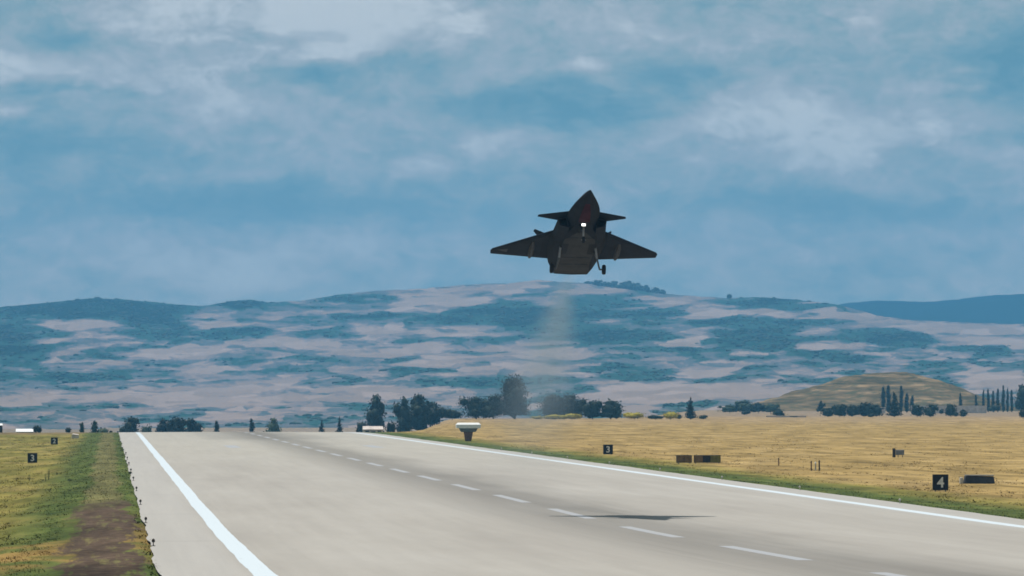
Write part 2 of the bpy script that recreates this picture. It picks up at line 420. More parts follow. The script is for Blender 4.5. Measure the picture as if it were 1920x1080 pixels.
# ------------------------------------------------------------------ hills
def vnoise(x, y, seed):
    r_ = np.random.RandomState(seed); T = r_.rand(256, 256)
    xi = np.floor(x).astype(int); yi = np.floor(y).astype(int); fx = x - xi; fy = y - yi
    fx = fx * fx * (3 - 2 * fx); fy = fy * fy * (3 - 2 * fy)
    g = lambda a, b: T[a % 256, b % 256]
    return (g(xi, yi) * (1 - fx) + g(xi + 1, yi) * fx) * (1 - fy) + (g(xi, yi + 1) * (1 - fx) + g(xi + 1, yi + 1) * fx) * fy
def fbm(x, y, seed, o=5, gain=.5):
    s = 0; a = 1; t = 0
    for i in range(o):
        s = s + a * vnoise(x * 2 ** i + 17 * i, y * 2 ** i + 31 * i, seed + i); t += a; a *= gain
    return s / t

def hill_mat():
    m = bpy.data.materials.new('hill_fields'); m.use_nodes = True; t = NT(m.node_tree); b = m.node_tree.nodes['Principled BSDF']
    P = t.node('ShaderNodeNewGeometry').outputs['Position']
    at_ = t.node('ShaderNodeAttribute', attribute_name='cover'); cv = t.xyz(at_.outputs['Color'])
    n = t.noise(t.vmath('MULTIPLY', P, (.02, .0035, .0)), 1.0, 6, .7)
    n2 = t.noise(t.vmath('MULTIPLY', P, (.05, .006, .0)), 1.0, 4, .7)
    n3 = t.noise(t.vmath('MULTIPLY', P, (.11, .014, .0)), 1.0, 3, .75)
    g = t.math('ADD', cv[0], t.math('ADD', t.math('MULTIPLY', t.math('SUBTRACT', n, .5), .50), t.math('MULTIPLY', t.math('SUBTRACT', n3, .5), .34)))
    stub = t.mix(cv[1], (.165, .132, .118), (.285, .222, .200))
    stub = t.mix(t.rng(n2, .3, .7, .0, .45), stub, (.20, .155, .13))
    mid = t.mix(t.rng(n2, .35, .65), (.055, .080, .085), (.098, .102, .108))
    dark = t.mix(t.rng(n2, .3, .7), (.012, .044, .036), (.032, .074, .064))
    half = t.mix(.6, stub, (.118, .110, .118))
    c = t.mix(t.rng(g, .30, .36), stub, half); c = t.mix(t.rng(g, .43, .51), c, mid); c = t.mix(t.rng(g, .60, .74), c, dark); c = t.mix(t.rng(g, .92, 1.2), c, (.008, .022, .018))
    t.l.new(c, b.inputs['Base Color']); b.inputs['Roughness'].default_value = 1.0; b.inputs['Specular IOR Level'].default_value = 0.0
    return m
M['hill'] = hill_mat()

SKYLINE = [(-2500, 560), (-600, 585), (0, 576), (60, 571), (110, 566), (180, 559), (250, 563), (330, 571), (380, 574), (430, 565), (470, 562), (505, 568), (560, 564), (640, 552), (700, 546), (800, 540), (870, 534), (960, 530), (1010, 524), (1040, 527), (1100, 530), (1150, 537), (1250, 550), (1330, 556), (1365, 558), (1420, 556), (1500, 561), (1580, 571), (1650, 590), (1700, 598), (1800, 603), (1920, 607), (2600, 600), (4200, 560)]
FAR = [(-2500, 600), (1300, 640), (1500, 585), (1590, 568), (1650, 562), (1740, 565), (1800, 560), (1860, 553), (1920, 550), (2200, 556), (3000, 548), (4200, 580)]
# darker scrub / woodland (+) and bare stubble (-): photo x, y, half width, half height, weight
COVER = [(200, 578, 170, 20, 1.0), (30, 595, 60, 28, .55), (20, 660, 65, 28, 1.0), (60, 625, 60, 18, .5), (300, 620, 75, 26, .75), (340, 600, 80, 10, .5), (440, 628, 65, 12, .8), (440, 570, 60, 9, .8),
         (580, 560, 80, 6, .35), (215, 662, 50, 10, .6), (130, 608, 70, 9, -.8), (90, 640, 55, 6, -.5), (400, 606, 70, 8, -.7), (330, 660, 120, 8, -.6), (480, 640, 90, 10, -.6), (560, 625, 80, 12, .2), (560, 680, 120, 20, .25),
         (60, 700, 120, 14, .35), (250, 705, 120, 14, .3), (620, 718, 65, 9, .45), (380, 740, 220, 22, -.55), (60, 770, 80, 12, .05), (100, 750, 120, 10, -.4), (230, 735, 50, 7, .3),
         (700, 562, 80, 9, .42), (860, 545, 120, 9, -.55), (830, 566, 90, 10, -.6), (960, 575, 60, 12, .55), (1000, 592, 210, 16, .50), (760, 600, 140, 12, .40), (690, 592, 60, 8, .5), (700, 618, 50, 10, -.5), (660, 625, 25, 12, .4),
         (850, 625, 80, 7, -.5), (1140, 575, 110, 20, .55), (1160, 630, 100, 14, .55), (1040, 620, 130, 30, .35), (980, 533, 50, 5, -.5), (1110, 545, 60, 5, -.4), (1230, 565, 60, 10, -.5), (1240, 590, 50, 10, .3),
         (700, 660, 80, 10, -.45), (870, 640, 60, 8, .35), (800, 655, 70, 8, -.4), (770, 698, 60, 8, .5), (830, 685, 90, 8, -.45), (900, 715, 110, 12, .45), (1060, 660, 70, 10, -.5), (1190, 700, 90, 18, .45), (1060, 720, 80, 14, .4), (740, 735, 90, 10, -.3),
         (1200, 745, 130, 14, -.6), (1150, 722, 60, 8, -.3), (1410, 562, 90, 9, .55), (1490, 568, 90, 10, .45), (1380, 585, 90, 7, -.5), (1330, 590, 40, 10, -.5), (1450, 605, 150, 9, .5), (1430, 635, 110, 20, .75), (1320, 640, 40, 16, -.5),
         (1610, 590, 70, 8, -.7), (1640, 630, 130, 16, .35), (1560, 650, 60, 10, -.35), (1700, 640, 60, 15, .65), (1800, 615, 130, 11, -.8), (1860, 640, 100, 10, -.45), (1530, 662, 55, 7, .6), (1610, 672, 50, 6, .5), (1480, 680, 130, 14, .35),
         (1290, 660, 30, 10, .6), (1420, 712, 160, 12, .25), (1330, 735, 160, 14, -.45), (1750, 690, 60, 12, .4), (1830, 655, 60, 6, .4), (1880, 660, 40, 12, .25), (1800, 712, 60, 10, .35), (1870, 720, 70, 14, -.6), (1300, 700, 70, 8, -.3), (1260, 640, 60, 7, -.4), (1250, 655, 80, 7, .35)]

def hill_mesh(name, Y0, Y1, skyl, ybase, nrow, seed, roll, cover_fn, back=1500):
    pxs = np.concatenate([np.linspace(-2400, -140, 90), np.linspace(-130, 2050, 1000), np.linspace(2060, 4100, 80)])
    tt = np.linspace(0, 1, nrow)
    PX, T = np.meshgrid(pxs, tt)
    sk = np.interp(PX, [p[0] for p in skyl], [p[1] for p in skyl]); b0 = ybase(PX)
    Yd = Y0 + (Y1 - Y0) * T
    # spurs and shallow valleys on the slope: the ground climbs unevenly
    wl = 430.0
    g = T + .055 * np.sin(T * PI) * (fbm(PX / wl, T * 5, seed, 4) - .5) * 4 * roll
    g = np.clip(g, 0, None)
    py = b0 + (sk - b0) * np.minimum(g, 1.0)
    py = py - (fbm(PX / 40 + T * 3, T * 18, seed + 30, 5) - .5) * 12 * roll * np.sin(T * PI) - (fbm(PX / 14, T * 3, seed + 50, 3) - .5) * 2.2
    Xw = (PX - VPX) / F * Yd
    Zw = H + (VPY - py) / F * Yd
    cov = cover_fn(PX, py)
    # skirt in front and the back slope behind the ridge
    Xf = Xw[:1].copy(); Yf = Yd[:1] - 30; Zf = Zw[:1] - 25
    rows = [np.stack([Xf, Yf, Zf], -1), np.stack([Xw, Yd, Zw], -1)]
    for k in (.35, 1.0):
        yb = Yd[-1:] + back * k
        rows.append(np.stack([Xw[-1:] * yb / Yd[-1:], yb, Zw[-1:] * (1 - .9 * k)], -1))
    V = np.concatenate(rows, 0); cv = np.concatenate([cov[:1], cov, cov[-1:], cov[-1:]], 0)
    me = mesh_np(name, V.reshape(-1, 3), grid_faces(V.shape[0], V.shape[1]), M['hill'], True)
    at_ = me.color_attributes.new('cover', 'FLOAT_COLOR', 'POINT')
    col = np.ones((cv.shape[0] * cv.shape[1], 4), dtype=np.float32); col[:, :2] = cv.reshape(-1, 2)
    at_.data.foreach_set('color', col.ravel())
    o = link(name, me)
    return o, np.stack([Xw, Yd, Zw], -1), cov

def cover_front(PX, PY):
    wx = (fbm(PX / 60, PY / 14, 71, 4) - .5) * 70; wy = (fbm(PX / 60, PY / 16, 81, 4) - .5) * 16
    x = PX + wx; y = PY + wy
    c = np.zeros_like(PX)
    for (cx, cy, rx, ry, a) in COVER:
        q = ((x - cx) / rx) ** 2 + ((y - cy) / ry) ** 2
        c += .78 * a * np.clip(1.5 - q, 0, 1) if a > 0 else .8 * a * np.clip(1.4 - q, 0, 1)
    # farm plots: nearest-site cells, long across the slope
    r_ = np.random.RandomState(11); n = 2000
    sx = r_.uniform(-300, 2300, n); sy = r_.uniform(500, 800, n); val = r_.rand(n); val2 = r_.rand(n)
    tilt = (PX - 900) * .035
    best = np.full(PX.shape, 1e9, dtype=np.float32); pv = np.zeros(PX.shape, dtype=np.float32); pv2 = np.zeros(PX.shape, dtype=np.float32)
    xa = (PX + wx * .35).astype(np.float32); ya = (PY + wy * .35 + tilt * 0).astype(np.float32)
    for i in range(n):
        d = (((xa - sx[i]) / 4.6 + (ya - sy[i]) * .45) ** 2 + ((ya - sy[i]) * 1.5) ** 2)
        k = d < best
        best[k] = d[k]; pv[k] = val[i]; pv2[k] = val2[i]
    base = .47 + .46 * (pv - .45) + .60 * (fbm(PX / 150, PY / 30, 91, 5) - .5) + .60 * (fbm(x / 75, y / 8, 61, 4) - .5) + .30 * (fbm(x / 22, y / 4, 66, 3) - .5)
    return np.stack([base + c * .95, pv2 * .75 + .3 * fbm(PX / 200, PY / 60, 95, 3)], -1)
def cover_forest(PX, PY):
    return np.stack([1.25 + .2 * (fbm(PX / 50, PY / 12, 21, 4) - .5), np.full_like(PX, .3)], -1)

ybase = lambda PX: np.interp(PX, [-2500, 0, 500, 1050, 1300, 4200], [806, 806, 800, 792, 772, 766])
hill_o, HP, HC = hill_mesh('hill_range', 4300, 9800, SKYLINE, ybase, 300, 5, 1.0, cover_front)
tag(hill_o, 'broad hill range patched with pale fields and blue-green scrub', None, None, 'structure')
far_o, FP, FC = hill_mesh('distant_ridge', 11800, 14200, FAR, lambda PX: np.full_like(PX, 690.0), 40, 9, .5, cover_forest)
tag(far_o, 'dark wooded ridge behind the hill range at the far right', None, None, 'structure')

# the small rounded hill behind the trees on the right
def hillock():
    prof = [(1360, 776), (1400, 768), (1440, 754), (1500, 735), (1560, 718), (1600, 706), (1650, 700), (1700, 700), (1740, 707), (1780, 720), (1820, 738), (1850, 752), (1890, 768), (1930, 776)]
    px = np.linspace(1360, 1930, 120); ty = np.linspace(-1, 1, 70)
    PX, T = np.meshgrid(px, ty); Yc = 3420.0; Yd = Yc + T * 190
    top = np.interp(PX, [p[0] for p in prof], [p[1] for p in prof])
    hz = (H + (VPY - top) / F * Yc) + 1.8
    sh = np.cos(T * PI / 2) ** 1.2
    Z = hz * sh - 1.8 + (fbm(PX / 30, T * 9, 41, 5) - .5) * 3.4 * sh
    V = np.stack([(PX - VPX) / F * Yc, Yd, Z], -1)
    m = bpy.data.materials.new('hillock_dry_grass'); m.use_nodes = True; t = NT(m.node_tree); b = m.node_tree.nodes['Principled BSDF']
    P = t.node('ShaderNodeNewGeometry').outputs['Position']
    n = t.noise(t.vmath('MULTIPLY', P, (.05, .012, .45)), 1.0, 6, .66, .4); n2 = t.noise(P, .12, 5, .7)
    c = t.ramp(n, [(.38, (.048, .040, .020)), (.47, (.092, .070, .036)), (.55, (.145, .104, .056)), (.64, (.24, .17, .095))])
    c = t.mix(t.rng(n2, .52, .60, 0, .7), c, (.045, .055, .028))
    t.l.new(c, b.inputs['Base Color']); b.inputs['Roughness'].default_value = 1; b.inputs['Specular IOR Level'].default_value = 0
    o = link('hillock', mesh_np('hillock', V.reshape(-1, 3), grid_faces(len(ty), len(px)), m, True))
    tag(o, 'low rounded tan hill behind the trees on the right', None, None, 'structure')
hillock()

# scrub and small woods scattered over the slopes (nobody could count them)
def blob_cloud(name, pts, sizes, m, seed, label, cat):
    r_ = np.random.RandomState(seed)
    ico = bmesh.new(); bmesh.ops.create_icosphere(ico, subdivisions=1, radius=1.0)
    v0 = np.array([v.co for v in ico.verts]); f0 = np.array([[v.index for v in f.verts] for f in ico.faces]); ico.free()
    n = len(pts); v = v0[None] * (1 + .35 * (r_.rand(n, len(v0), 1) - .5)) * np.stack([sizes * (.8 + .8 * r_.rand(n)), sizes, sizes * .62], -1)[:, None, :]
    V = v + pts[:, None, :]; Fq = f0[None] + (np.arange(n) * len(v0))[:, None, None]
    o = link(name, mesh_np(name, V.reshape(-1, 3), Fq.reshape(-1, 3), m, True)); tag(o, label, cat, None, 'stuff')
rs = np.random.RandomState(8)
w = np.clip(HC[..., 0] - .62, 0, .3); w[:, :85] = 0; w[:, -75:] = 0
cdf = np.cumsum(w.ravel()); idx = np.searchsorted(cdf, rs.rand(4200) * cdf[-1])
pts = HP.reshape(-1, 3)[idx] + np.stack([rs.uniform(-8, 8, 4200), rs.uniform(-9, 9, 4200), np.full(4200, .1)], -1)
blob_cloud('hillside_scrub', pts, rs.uniform(1.0, 3.4, 4200), M['scrub'], 2, 'dark scrub and woods dotted over the distant hillside', 'scrub')

# ------------------------------------------------------------------ haze: the air between here and the hills
hb = MB(); hb.box((600, 7400, 200), (9000, 17000, 530))
hm = bpy.data.materials.new('haze_air'); hm.use_nodes = True; hm.node_tree.nodes.clear(); t = NT(hm.node_tree)
ho = t.node('ShaderNodeOutputMaterial'); hv = t.node('ShaderNodeVolumePrincipled')
hv.inputs['Color'].default_value = (.14, .46, .82, 1); hv.inputs['Density'].default_value = 6.8e-5; hv.inputs['Anisotropy'].default_value = 0.0
t.l.new(hv.outputs[0], ho.inputs['Volume'])
tag(hb.build('haze', hm), 'thin blue haze filling the air towards the hills', 'haze', None, 'stuff')

# ------------------------------------------------------------------ the jet
PITCH = math.radians(16.0); ROLL = math.radians(1.45)
jet = empty('jet_aircraft', at(1107, 357, 354.0), 'dark grey delta-winged jet with canards climbing nose-up over the runway, wheels down', 'jet', None, (-PITCH, ROLL, 0))
def ring(s, w, zt, zb, zc, bw):
    half = [(0, zt), (.45 * w, zc + (zt - zc) * .84), (.80 * w, zc + (zt - zc) * .36), (w, zc), (bw + (w - bw) * .5, zc + (zb - zc) * .62), (bw, zb)]
    pts = half + [(0, zb)] + [(-x, z) for x, z in half[:0:-1]]
    return [Vector((x, s, z)) for x, z in pts]
ST = [(0, .04, .03, -.03, 0, .02), (.25, .12, .11, -.07, 0, .05), (.8, .26, .25, -.15, .01, .09), (1.6, .46, .41, -.26, .02, .15), (2.6, .69, .56, -.37, .03, .22), (3.6, .86, .69, -.46, .04, .30), (4.6, .95, .80, -.53, .05, .42), (5.6, .97, .87, -.58, .05, .60),
      (6.2, 1.10, .91, -.63, .05, .78), (7.0, 1.34, .95, -.67, .04, .92), (8.0, 1.60, .97, -.70, .03, 1.00), (9.2, 1.76, .96, -.72, .01, 1.05), (10.6, 1.78, .90, -.72, 0, 1.06), (12.0, 1.68, .80, -.71, 0, 1.02), (13.2, 1.54, .66, -.69, -.10, 1.06), (13.7, 1.44, .56, -.68, -.24, 1.10), (14.5, 1.18, .38, -.64, -.38, 1.04)]
def cr(stations, sub=4):
    A = np.array(stations); o_ = []
    for i in range(len(A) - 1):
        p0, p1, p2, p3 = A[max(i - 1, 0)], A[i], A[i + 1], A[min(i + 2, len(A) - 1)]
        for k in range(sub):
            u = k / sub; m1 = (p2 - p0) / max(p2[0] - p0[0], 1e-6) * (p2[0] - p1[0]); m2 = (p3 - p1) / max(p3[0] - p1[0], 1e-6) * (p2[0] - p1[0])
            o_.append((2 * u ** 3 - 3 * u ** 2 + 1) * p1 + (u ** 3 - 2 * u ** 2 + u) * m1 + (-2 * u ** 3 + 3 * u ** 2) * p2 + (u ** 3 - u ** 2) * m2)
    o_.append(A[-1]); return [tuple(map(float, v)) for v in o_]
ST = cr(ST)
fz = MB(); fz.loft([ring(*s) for s in ST], True, False).build('fuselage', M['jet'], jet)
# belly skin: a paler panel sheet a little proud of the flat underside
b_ = MB(); bs = [s for s in ST if s[0] >= 6.19]
pts = []
for s in bs: f_ = min(1.0, .35 + (s[0] - 6.2) * .5); pts += [Vector((-s[5] * .96 * f_, s[0], s[3] - .012)), Vector((s[5] * .96 * f_, s[0], s[3] - .012))]
b_.poly(pts, [(2 * i, 2 * i + 1, 2 * i + 3, 2 * i + 2) for i in range(len(bs) - 1)]).build('belly_panel', M['jet_belly'], jet)
for sx in (-1, 1):
    MB().poly([(sx * .62, 8.2, -.735), (sx * .98, 8.2, -.735), (sx * 1.0, 10.2, -.752), (sx * .62, 10.2, -.752)], [(0, 1, 2, 3)]).build('gear_bay_shade', M['black'], jet)  # flat black sheet: the shade of an open bay put in as colour
    for s0 in (7.1, 10.9, 12.3): MB().box((sx * .46, s0, -.705 if s0 < 8 else -.742), (.80, .022, .012)).build('panel_seam', M['jet_edge'], jet)
# dark red underside of the nose
n_ = MB(); ns = [(1.7, .14, -.30), (2.6, .24, -.392), (3.6, .31, -.472), (4.5, .34, -.537)]
pts = []
for s, w_, z_ in ns: pts += [Vector((-w_, s, z_)), Vector((w_, s, z_))]
n_.poly(pts, [(2 * i, 2 * i + 1, 2 * i + 3, 2 * i + 2) for i in range(3)]).build('nose_underside_panel', M['jet_red'], jet)
# tail end: closing plate, lip with two notches, round nozzle
tl = MB(); r0 = ring(*ST[-1]); r1 = [Vector((p.x * .97, 14.72 + (.12 if abs(p.x) < .3 else 0), p.z * .96)) for p in r0]; r2 = [Vector((p.x * .74, 14.62, p.z * .7)) for p in r0]; r3 = [Vector((p.x * .6, 13.9, p.z * .6)) for p in r0]
tl.loft([r0, r1, r2, r3], False, True).build('tail_lip', M['jet_edge'], jet)
nz = MB()
def circ(s, r, zc=-.08, n=18): return [Vector((r * math.cos(2 * PI * i / n), s, zc + r * math.sin(2 * PI * i / n))) for i in range(n)]
nz.loft([circ(14.3, .56), circ(14.75, .54), circ(15.0, .46), circ(15.0, .42), circ(14.4, .40)], False, True).build('exhaust_nozzle', M['burnt'], jet, True)
for sx in (-1, 1):
    def mir(p): return Vector((p[0] * sx, p[1], p[2]))
    def slab(outline, thick, name, m, parent=jet):
        # outline: corner points with local thickness, lens-like section (mid line raised)
        up = []; dn = []
        c = sum((Vector(p) for p in outline), Vector()) / len(outline)
        mb = MB(); n = len(outline)
        rim = [mb.bm.verts.new(mir(p)) for p in outline]
        inn_u = []; inn_d = []
        for p, th in zip(outline, thick):
            q = Vector(p).lerp(c, .30)
            nrm = (Vector(outline[1]) - Vector(outline[0])).cross(Vector(outline[-1]) - Vector(outline[0])).normalized()
            inn_u.append(mb.bm.verts.new(mir(q + nrm * th))); inn_d.append(mb.bm.verts.new(mir(q - nrm * th)))
        for i in range(n):
            j = (i + 1) % n
            mb.bm.faces.new((rim[i], rim[j], inn_u[j], inn_u[i])); mb.bm.faces.new((rim[j], rim[i], inn_d[i], inn_d[j]))
        mb.bm.faces.new(inn_u); mb.bm.faces.new(inn_d[::-1])
        return mb.build(name, m, parent)
    wing = slab([(1.45, 7.9, .0), (5.02, 11.75, -.06), (5.10, 12.0, -.06), (5.05, 12.72, -.06), (1.40, 13.62, .0)], [.11, .03, .03, .03, .08], 'wing', M['jet'])
    # leading edge strip, flap hinge fairing, pale tip panel
    le = MB(); le.tube(mir((1.62, 8.08, 0)), mir((5.0, 11.72, -.06)), .05, .03, 6).build('leading_edge', M['jet_edge'], wing)
    fa = MB(); fa.loft([[mir((2.62 + a * w_, s, z0 + b * h_)) for a, b in ((-1, 0), (1, 0), (.5, -1), (-.5, -1))] for s, w_, h_, z0 in ((9.9, .06, .03, -.12), (10.9, .17, .15, -.12), (12.4, .17, .16, -.11), (13.35, .08, .05, -.06))]).build('hinge_fairing', M['jet_fair'], wing)
    if sx < 0:
        tp = MB(); tp.poly([mir((4.05, 11.55, -.105)), mir((4.75, 11.75, -.10)), mir((4.1, 12.25, -.105))], [(0, 1, 2)]).build('tip_marking', M['jet_fair'], wing)
    slab([(.72, 4.35, .12), (2.62, 5.95, .34), (2.66, 6.35, .34), (1.0, 6.45, .10)], [.05, .015, .015, .05], 'canard', M['jet_edge'])
    slab([(1.35, 11.0, .60), (2.34, 12.75, 1.60), (2.40, 13.25, 1.62), (1.42, 13.6, .58)], [.06, .02, .02, .05], 'tail_fin', M['jet'])
    # cheek intake: open-fronted duct with a black sheet painted in as the throat's shade
    it = MB()
    def q(s, xi, xo, zt, zb): return [mir((xi, s, zt)), mir((xo, s + .25, zt - .06)), mir((xo - .1, s + .25, zb + .2)), mir((xi - .12, s, zb))]
    it.loft([q(6.5, .98, 1.30, -.02, -.50), q(5.35, .98, 1.36, .02, -.54), q(5.33, .93, 1.46, .07, -.62), q(6.6, .95, 1.52, .09, -.66), q(8.2, 1.0, 1.62, .05, -.69)], False, True)
    itk = it.build('air_intake', M['jet'], jet)
    tk = MB(); tk.poly([p + Vector((0, .0, 0)) for p in q(5.75, .97, 1.35, .0, -.53)], [(0, 1, 2, 3)]).build('throat_shade', M['black'], itk)
    # main landing gear
    mg = MB(); mg.tube(mir((1.05, 9.0, -.6)), mir((1.18, 9.0, -1.55)), .075, .06, 8).tube(mir((1.18, 9.0, -1.5)), mir((1.32, 9.1, -2.03)), .06, .05, 8).tube(mir((1.30, 9.1, -2.03)), mir((1.50, 9.1, -2.03)), .05, .05, 8).tube(mir((1.14, 9.0, -1.3)), mir((.95, 9.9, -.65)), .04, .04, 6)
    g_ = mg.build('main_gear', M['metal'], jet)
    wh = MB(); cx = 1.58
    wh.loft([[mir((cx + dx, 9.1 + r * math.cos(2 * PI * i / 20), -2.03 + r * math.sin(2 * PI * i / 20))) for i in range(20)] for dx, r in ((-.11, .17), (-.11, .25), (-.06, .30), (.06, .30), (.11, .25), (.11, .17))]).build('wheel', M['tyre'], g_)
    gd = MB(); gd.box(mir((1.10, 8.92, -1.08)), (.12, .04, .62), Euler((0, -.12 * sx, 0)).to_matrix()).build('gear_door', M['jet_light'], g_)
ng = MB(); ng.tube((0, 5.0, -.45), (0, 4.95, -1.5), .065, .05, 8).tube((0, 5.0, -1.0), (0, 5.9, -.58), .035, .035, 6).tube((-.13, 4.95, -1.5), (.13, 4.95, -1.5), .03, .03, 6)
ngo = ng.build('nose_gear', M['jet_light'], jet)
wb = MB(); wb.loft([[Vector((dx, 4.95 + r * math.cos(2 * PI * i / 18), -1.5 + r * math.sin(2 * PI * i / 18))) for i in range(18)] for dx, r in ((-.085, .12), (-.085, .17), (-.04, .21), (.04, .21), (.085, .17), (.085, .12))]).build('wheel', M['tyre'], ngo)
lm = MB(); lm.box((0, 4.86, -.60), (.32, .10, .22)).bevel(.02, 1).build('lamp_housing', M['metal'], ngo)
ll = MB(); ll.box((0, 4.80, -.60), (.22, .03, .14)).bevel(.012, 1).build('landing_light', M['lamp'], ngo)
nd = MB(); nd.box((-.22, 5.25, -.76), (.03, .9, .36), Euler((0, -.2, 0)).to_matrix()).build('gear_door', M['black'], ngo)

# hot exhaust trailing from the nozzle down to the runway
def plume():
    a = at(1067, 512, 369.5); axis = Vector((0, math.cos(PITCH) * 1.0, -math.sin(PITCH))).normalized()
    mb = MB(); q_ = axis.to_track_quat('Z', 'Y'); L = 52.0; rings = []
    for k in range(13):
        u = k / 12; r = .55 + 5.8 * u ** .9; c = a + axis * L * u
        rings.append([Vector((p.x, p.y, max(p.z, .06))) for p in (c + q_ @ Vector((r * math.cos(2 * PI * i / 20), r * math.sin(2 * PI * i / 20), 0)) for i in range(20))])
    m = bpy.data.materials.new('exhaust_haze'); m.use_nodes = True; m.node_tree.nodes.clear(); t = NT(m.node_tree)
    o_ = t.node('ShaderNodeOutputMaterial'); v = t.node('ShaderNodeVolumePrincipled')
    P = t.node('ShaderNodeNewGeometry').outputs['Position']
    rel = t.vmath('SUBTRACT', P, tuple(a)); al = t.vmath('DOT_PRODUCT', rel, tuple(axis))
    rad = t.vmath('LENGTH', t.vmath('SUBTRACT', rel, t.vmath('SCALE', tuple(axis), scale=al)))
    rr = t.math('ADD', t.math('MULTIPLY', al, 5.8 / 52.0), .55)
    f = t.rng(t.math('DIVIDE', rad, rr), .0, .95, 1.0, 0.0)
    nn = t.rng(t.noise(P, .5, 3, .6, .6), .3, .7, .45, 1.2)
    fade = t.math('DIVIDE', t.math('MULTIPLY', t.rng(al, 0, 8, .3, 1.0), t.rng(al, 50, 14, 0.0, 1.0)), rr)
    d = t.math('MULTIPLY', t.math('MULTIPLY', f, nn), fade)
    t.l.new(t.math('MULTIPLY', d, .25), v.inputs['Density'])
    v.inputs['Color'].default_value = (.33, .40, .45, 1)
    t.l.new(v.outputs[0], o_.inputs['Volume'])
    o = mb.loft(rings).build('exhaust_plume', m); tag(o, 'faint grey exhaust plume trailing down behind the jet', 'exhaust', None, 'stuff')
plume()

# ------------------------------------------------------------------ trees
def crown_geo(kind, w, h, rnd, n, loose=False):
    V = []; Fq = []; lumps = []
    if kind in ('round', 'oval'):
        k = 11 if w > 6 else 7
        for i in range(k):
            a = rnd.uniform(0, 2 * PI); rr = rnd.uniform(.0, .30) * w; z = rnd.uniform(.14, .80) * h
            r = rnd.uniform(.16, .27) * min(w, h * 1.1) * (1.1 - .45 * abs(z / h - .45))
            lumps.append((Vector((rr * math.cos(a), rr * math.sin(a), z)), Vector((r * 1.05, r * 1.05, r * (1.0 if kind == 'round' else 1.35)))))
        lumps.append((Vector((0, 0, .5 * h)), Vector((w * .34, w * .34, h * .42))))
        lumps.append((Vector((rnd.uniform(-.06, .06) * w, 0, .22 * h)), Vector((w * .36, w * .36, h * .20))))
        lumps.append((Vector((0, 0, .83 * h)), Vector((w * .18, w * .18, h * .16))))
    elif kind == 'column':
        for i in range(6):
            z = (.10 + .155 * i) * h; r = w * .5 * (.72 + .3 * math.sin(PI * min(1, (i + 1.2) / 6)))*(1 if i < 5 else .8) * rnd.uniform(.8, 1.15)
            lumps.append((Vector((rnd.uniform(-.08, .08) * w, rnd.uniform(-.08, .08) * w, z)), Vector((r, r, h * .15))))
    elif kind == 'conifer':
        for i in range(7):
            z = (.08 + .135 * i) * h; r = w * .5 * (1.0 - .83 * i / 6.0)
            lumps.append((Vector((rnd.uniform(-.05, .05) * w, rnd.uniform(-.05, .05) * w, z)), Vector((r, r, h * .10))))
    else:  # bush
        k = 5
        for i in range(k):
            a = rnd.uniform(0, 2 * PI); rr = rnd.uniform(.05, .30) * w; r = rnd.uniform(.20, .30) * w
            lumps.append((Vector((rr * math.cos(a), rr * math.sin(a), rnd.uniform(.25, .55) * h)), Vector((r, r, h * rnd.uniform(.3, .45)))))
        lumps.append((Vector((0, 0, .42 * h)), Vector((w * .36, w * .36, h * .45))))
    ar = [l[1].x * l[1].z for l in lumps]; tot = sum(ar)
    leaf = max(.14, .055 * min(w, h) ** .75 + .06) * (.62 if loose else 1)
    for (c, r), A in zip(lumps, ar):
        # opaque inner mass (5-sided spindle)
        b = len(V); q = .78 if not loose else .6
        V.append(c + Vector((0, 0, r.z * q))); V.append(c - Vector((0, 0, r.z * q)))
        for zz, rr in ((.5, .8), (-.5, .8)):
            for i in range(6):
                a = 2 * PI * i / 6 + rnd.uniform(-.2, .2); V.append(c + Vector((r.x * q * rr * math.cos(a), r.y * q * rr * math.sin(a), r.z * q * zz)))
        for i in range(6):
            j = (i + 1) % 6
            Fq += [(b, b + 2 + i, b + 2 + j), (b + 1, b + 8 + j, b + 8 + i), (b + 2 + i, b + 8 + i, b + 8 + j), (b + 2 + i, b + 8 + j, b + 2 + j)]
        for _ in range(int(n * A / tot)):
            d = Vector((rnd.gauss(0, 1), rnd.gauss(0, 1), rnd.gauss(0, 1))).normalized(); e = rnd.uniform(.72, 1.12) if not loose else .62 + abs(rnd.gauss(0, .22))
            p = c + Vector((d.x * r.x, d.y * r.y, d.z * r.z)) * e
            if p.z < 0.05 * h: p.z = .05 * h + rnd.uniform(0, .06) * h
            u = Vector((rnd.gauss(0, 1), rnd.gauss(0, 1), rnd.gauss(0, 1))).normalized(); v2 = u.cross(Vector((rnd.gauss(0, 1), rnd.gauss(0, 1), rnd.gauss(0, 1)))).normalized()
            s = leaf * rnd.uniform(.6, 1.5); b = len(V)
            V += [p - u * s, p + v2 * s * .7, p + u * s]
            Fq.append((b, b + 1, b + 2))
            V += [p - v2 * s * .7]; Fq.append((b, b + 2, b + 3))
    mx = max(max(abs(v.x) for v in V), max(abs(v.y) for v in V)); mz = max(v.z for v in V); mn = min(v.z for v in V)
    for v in V:
        v.x *= w * .53 / mx; v.y *= w * .53 / mx; v.z = (v.z - mn) / (mz - mn) * h
    return V, Fq

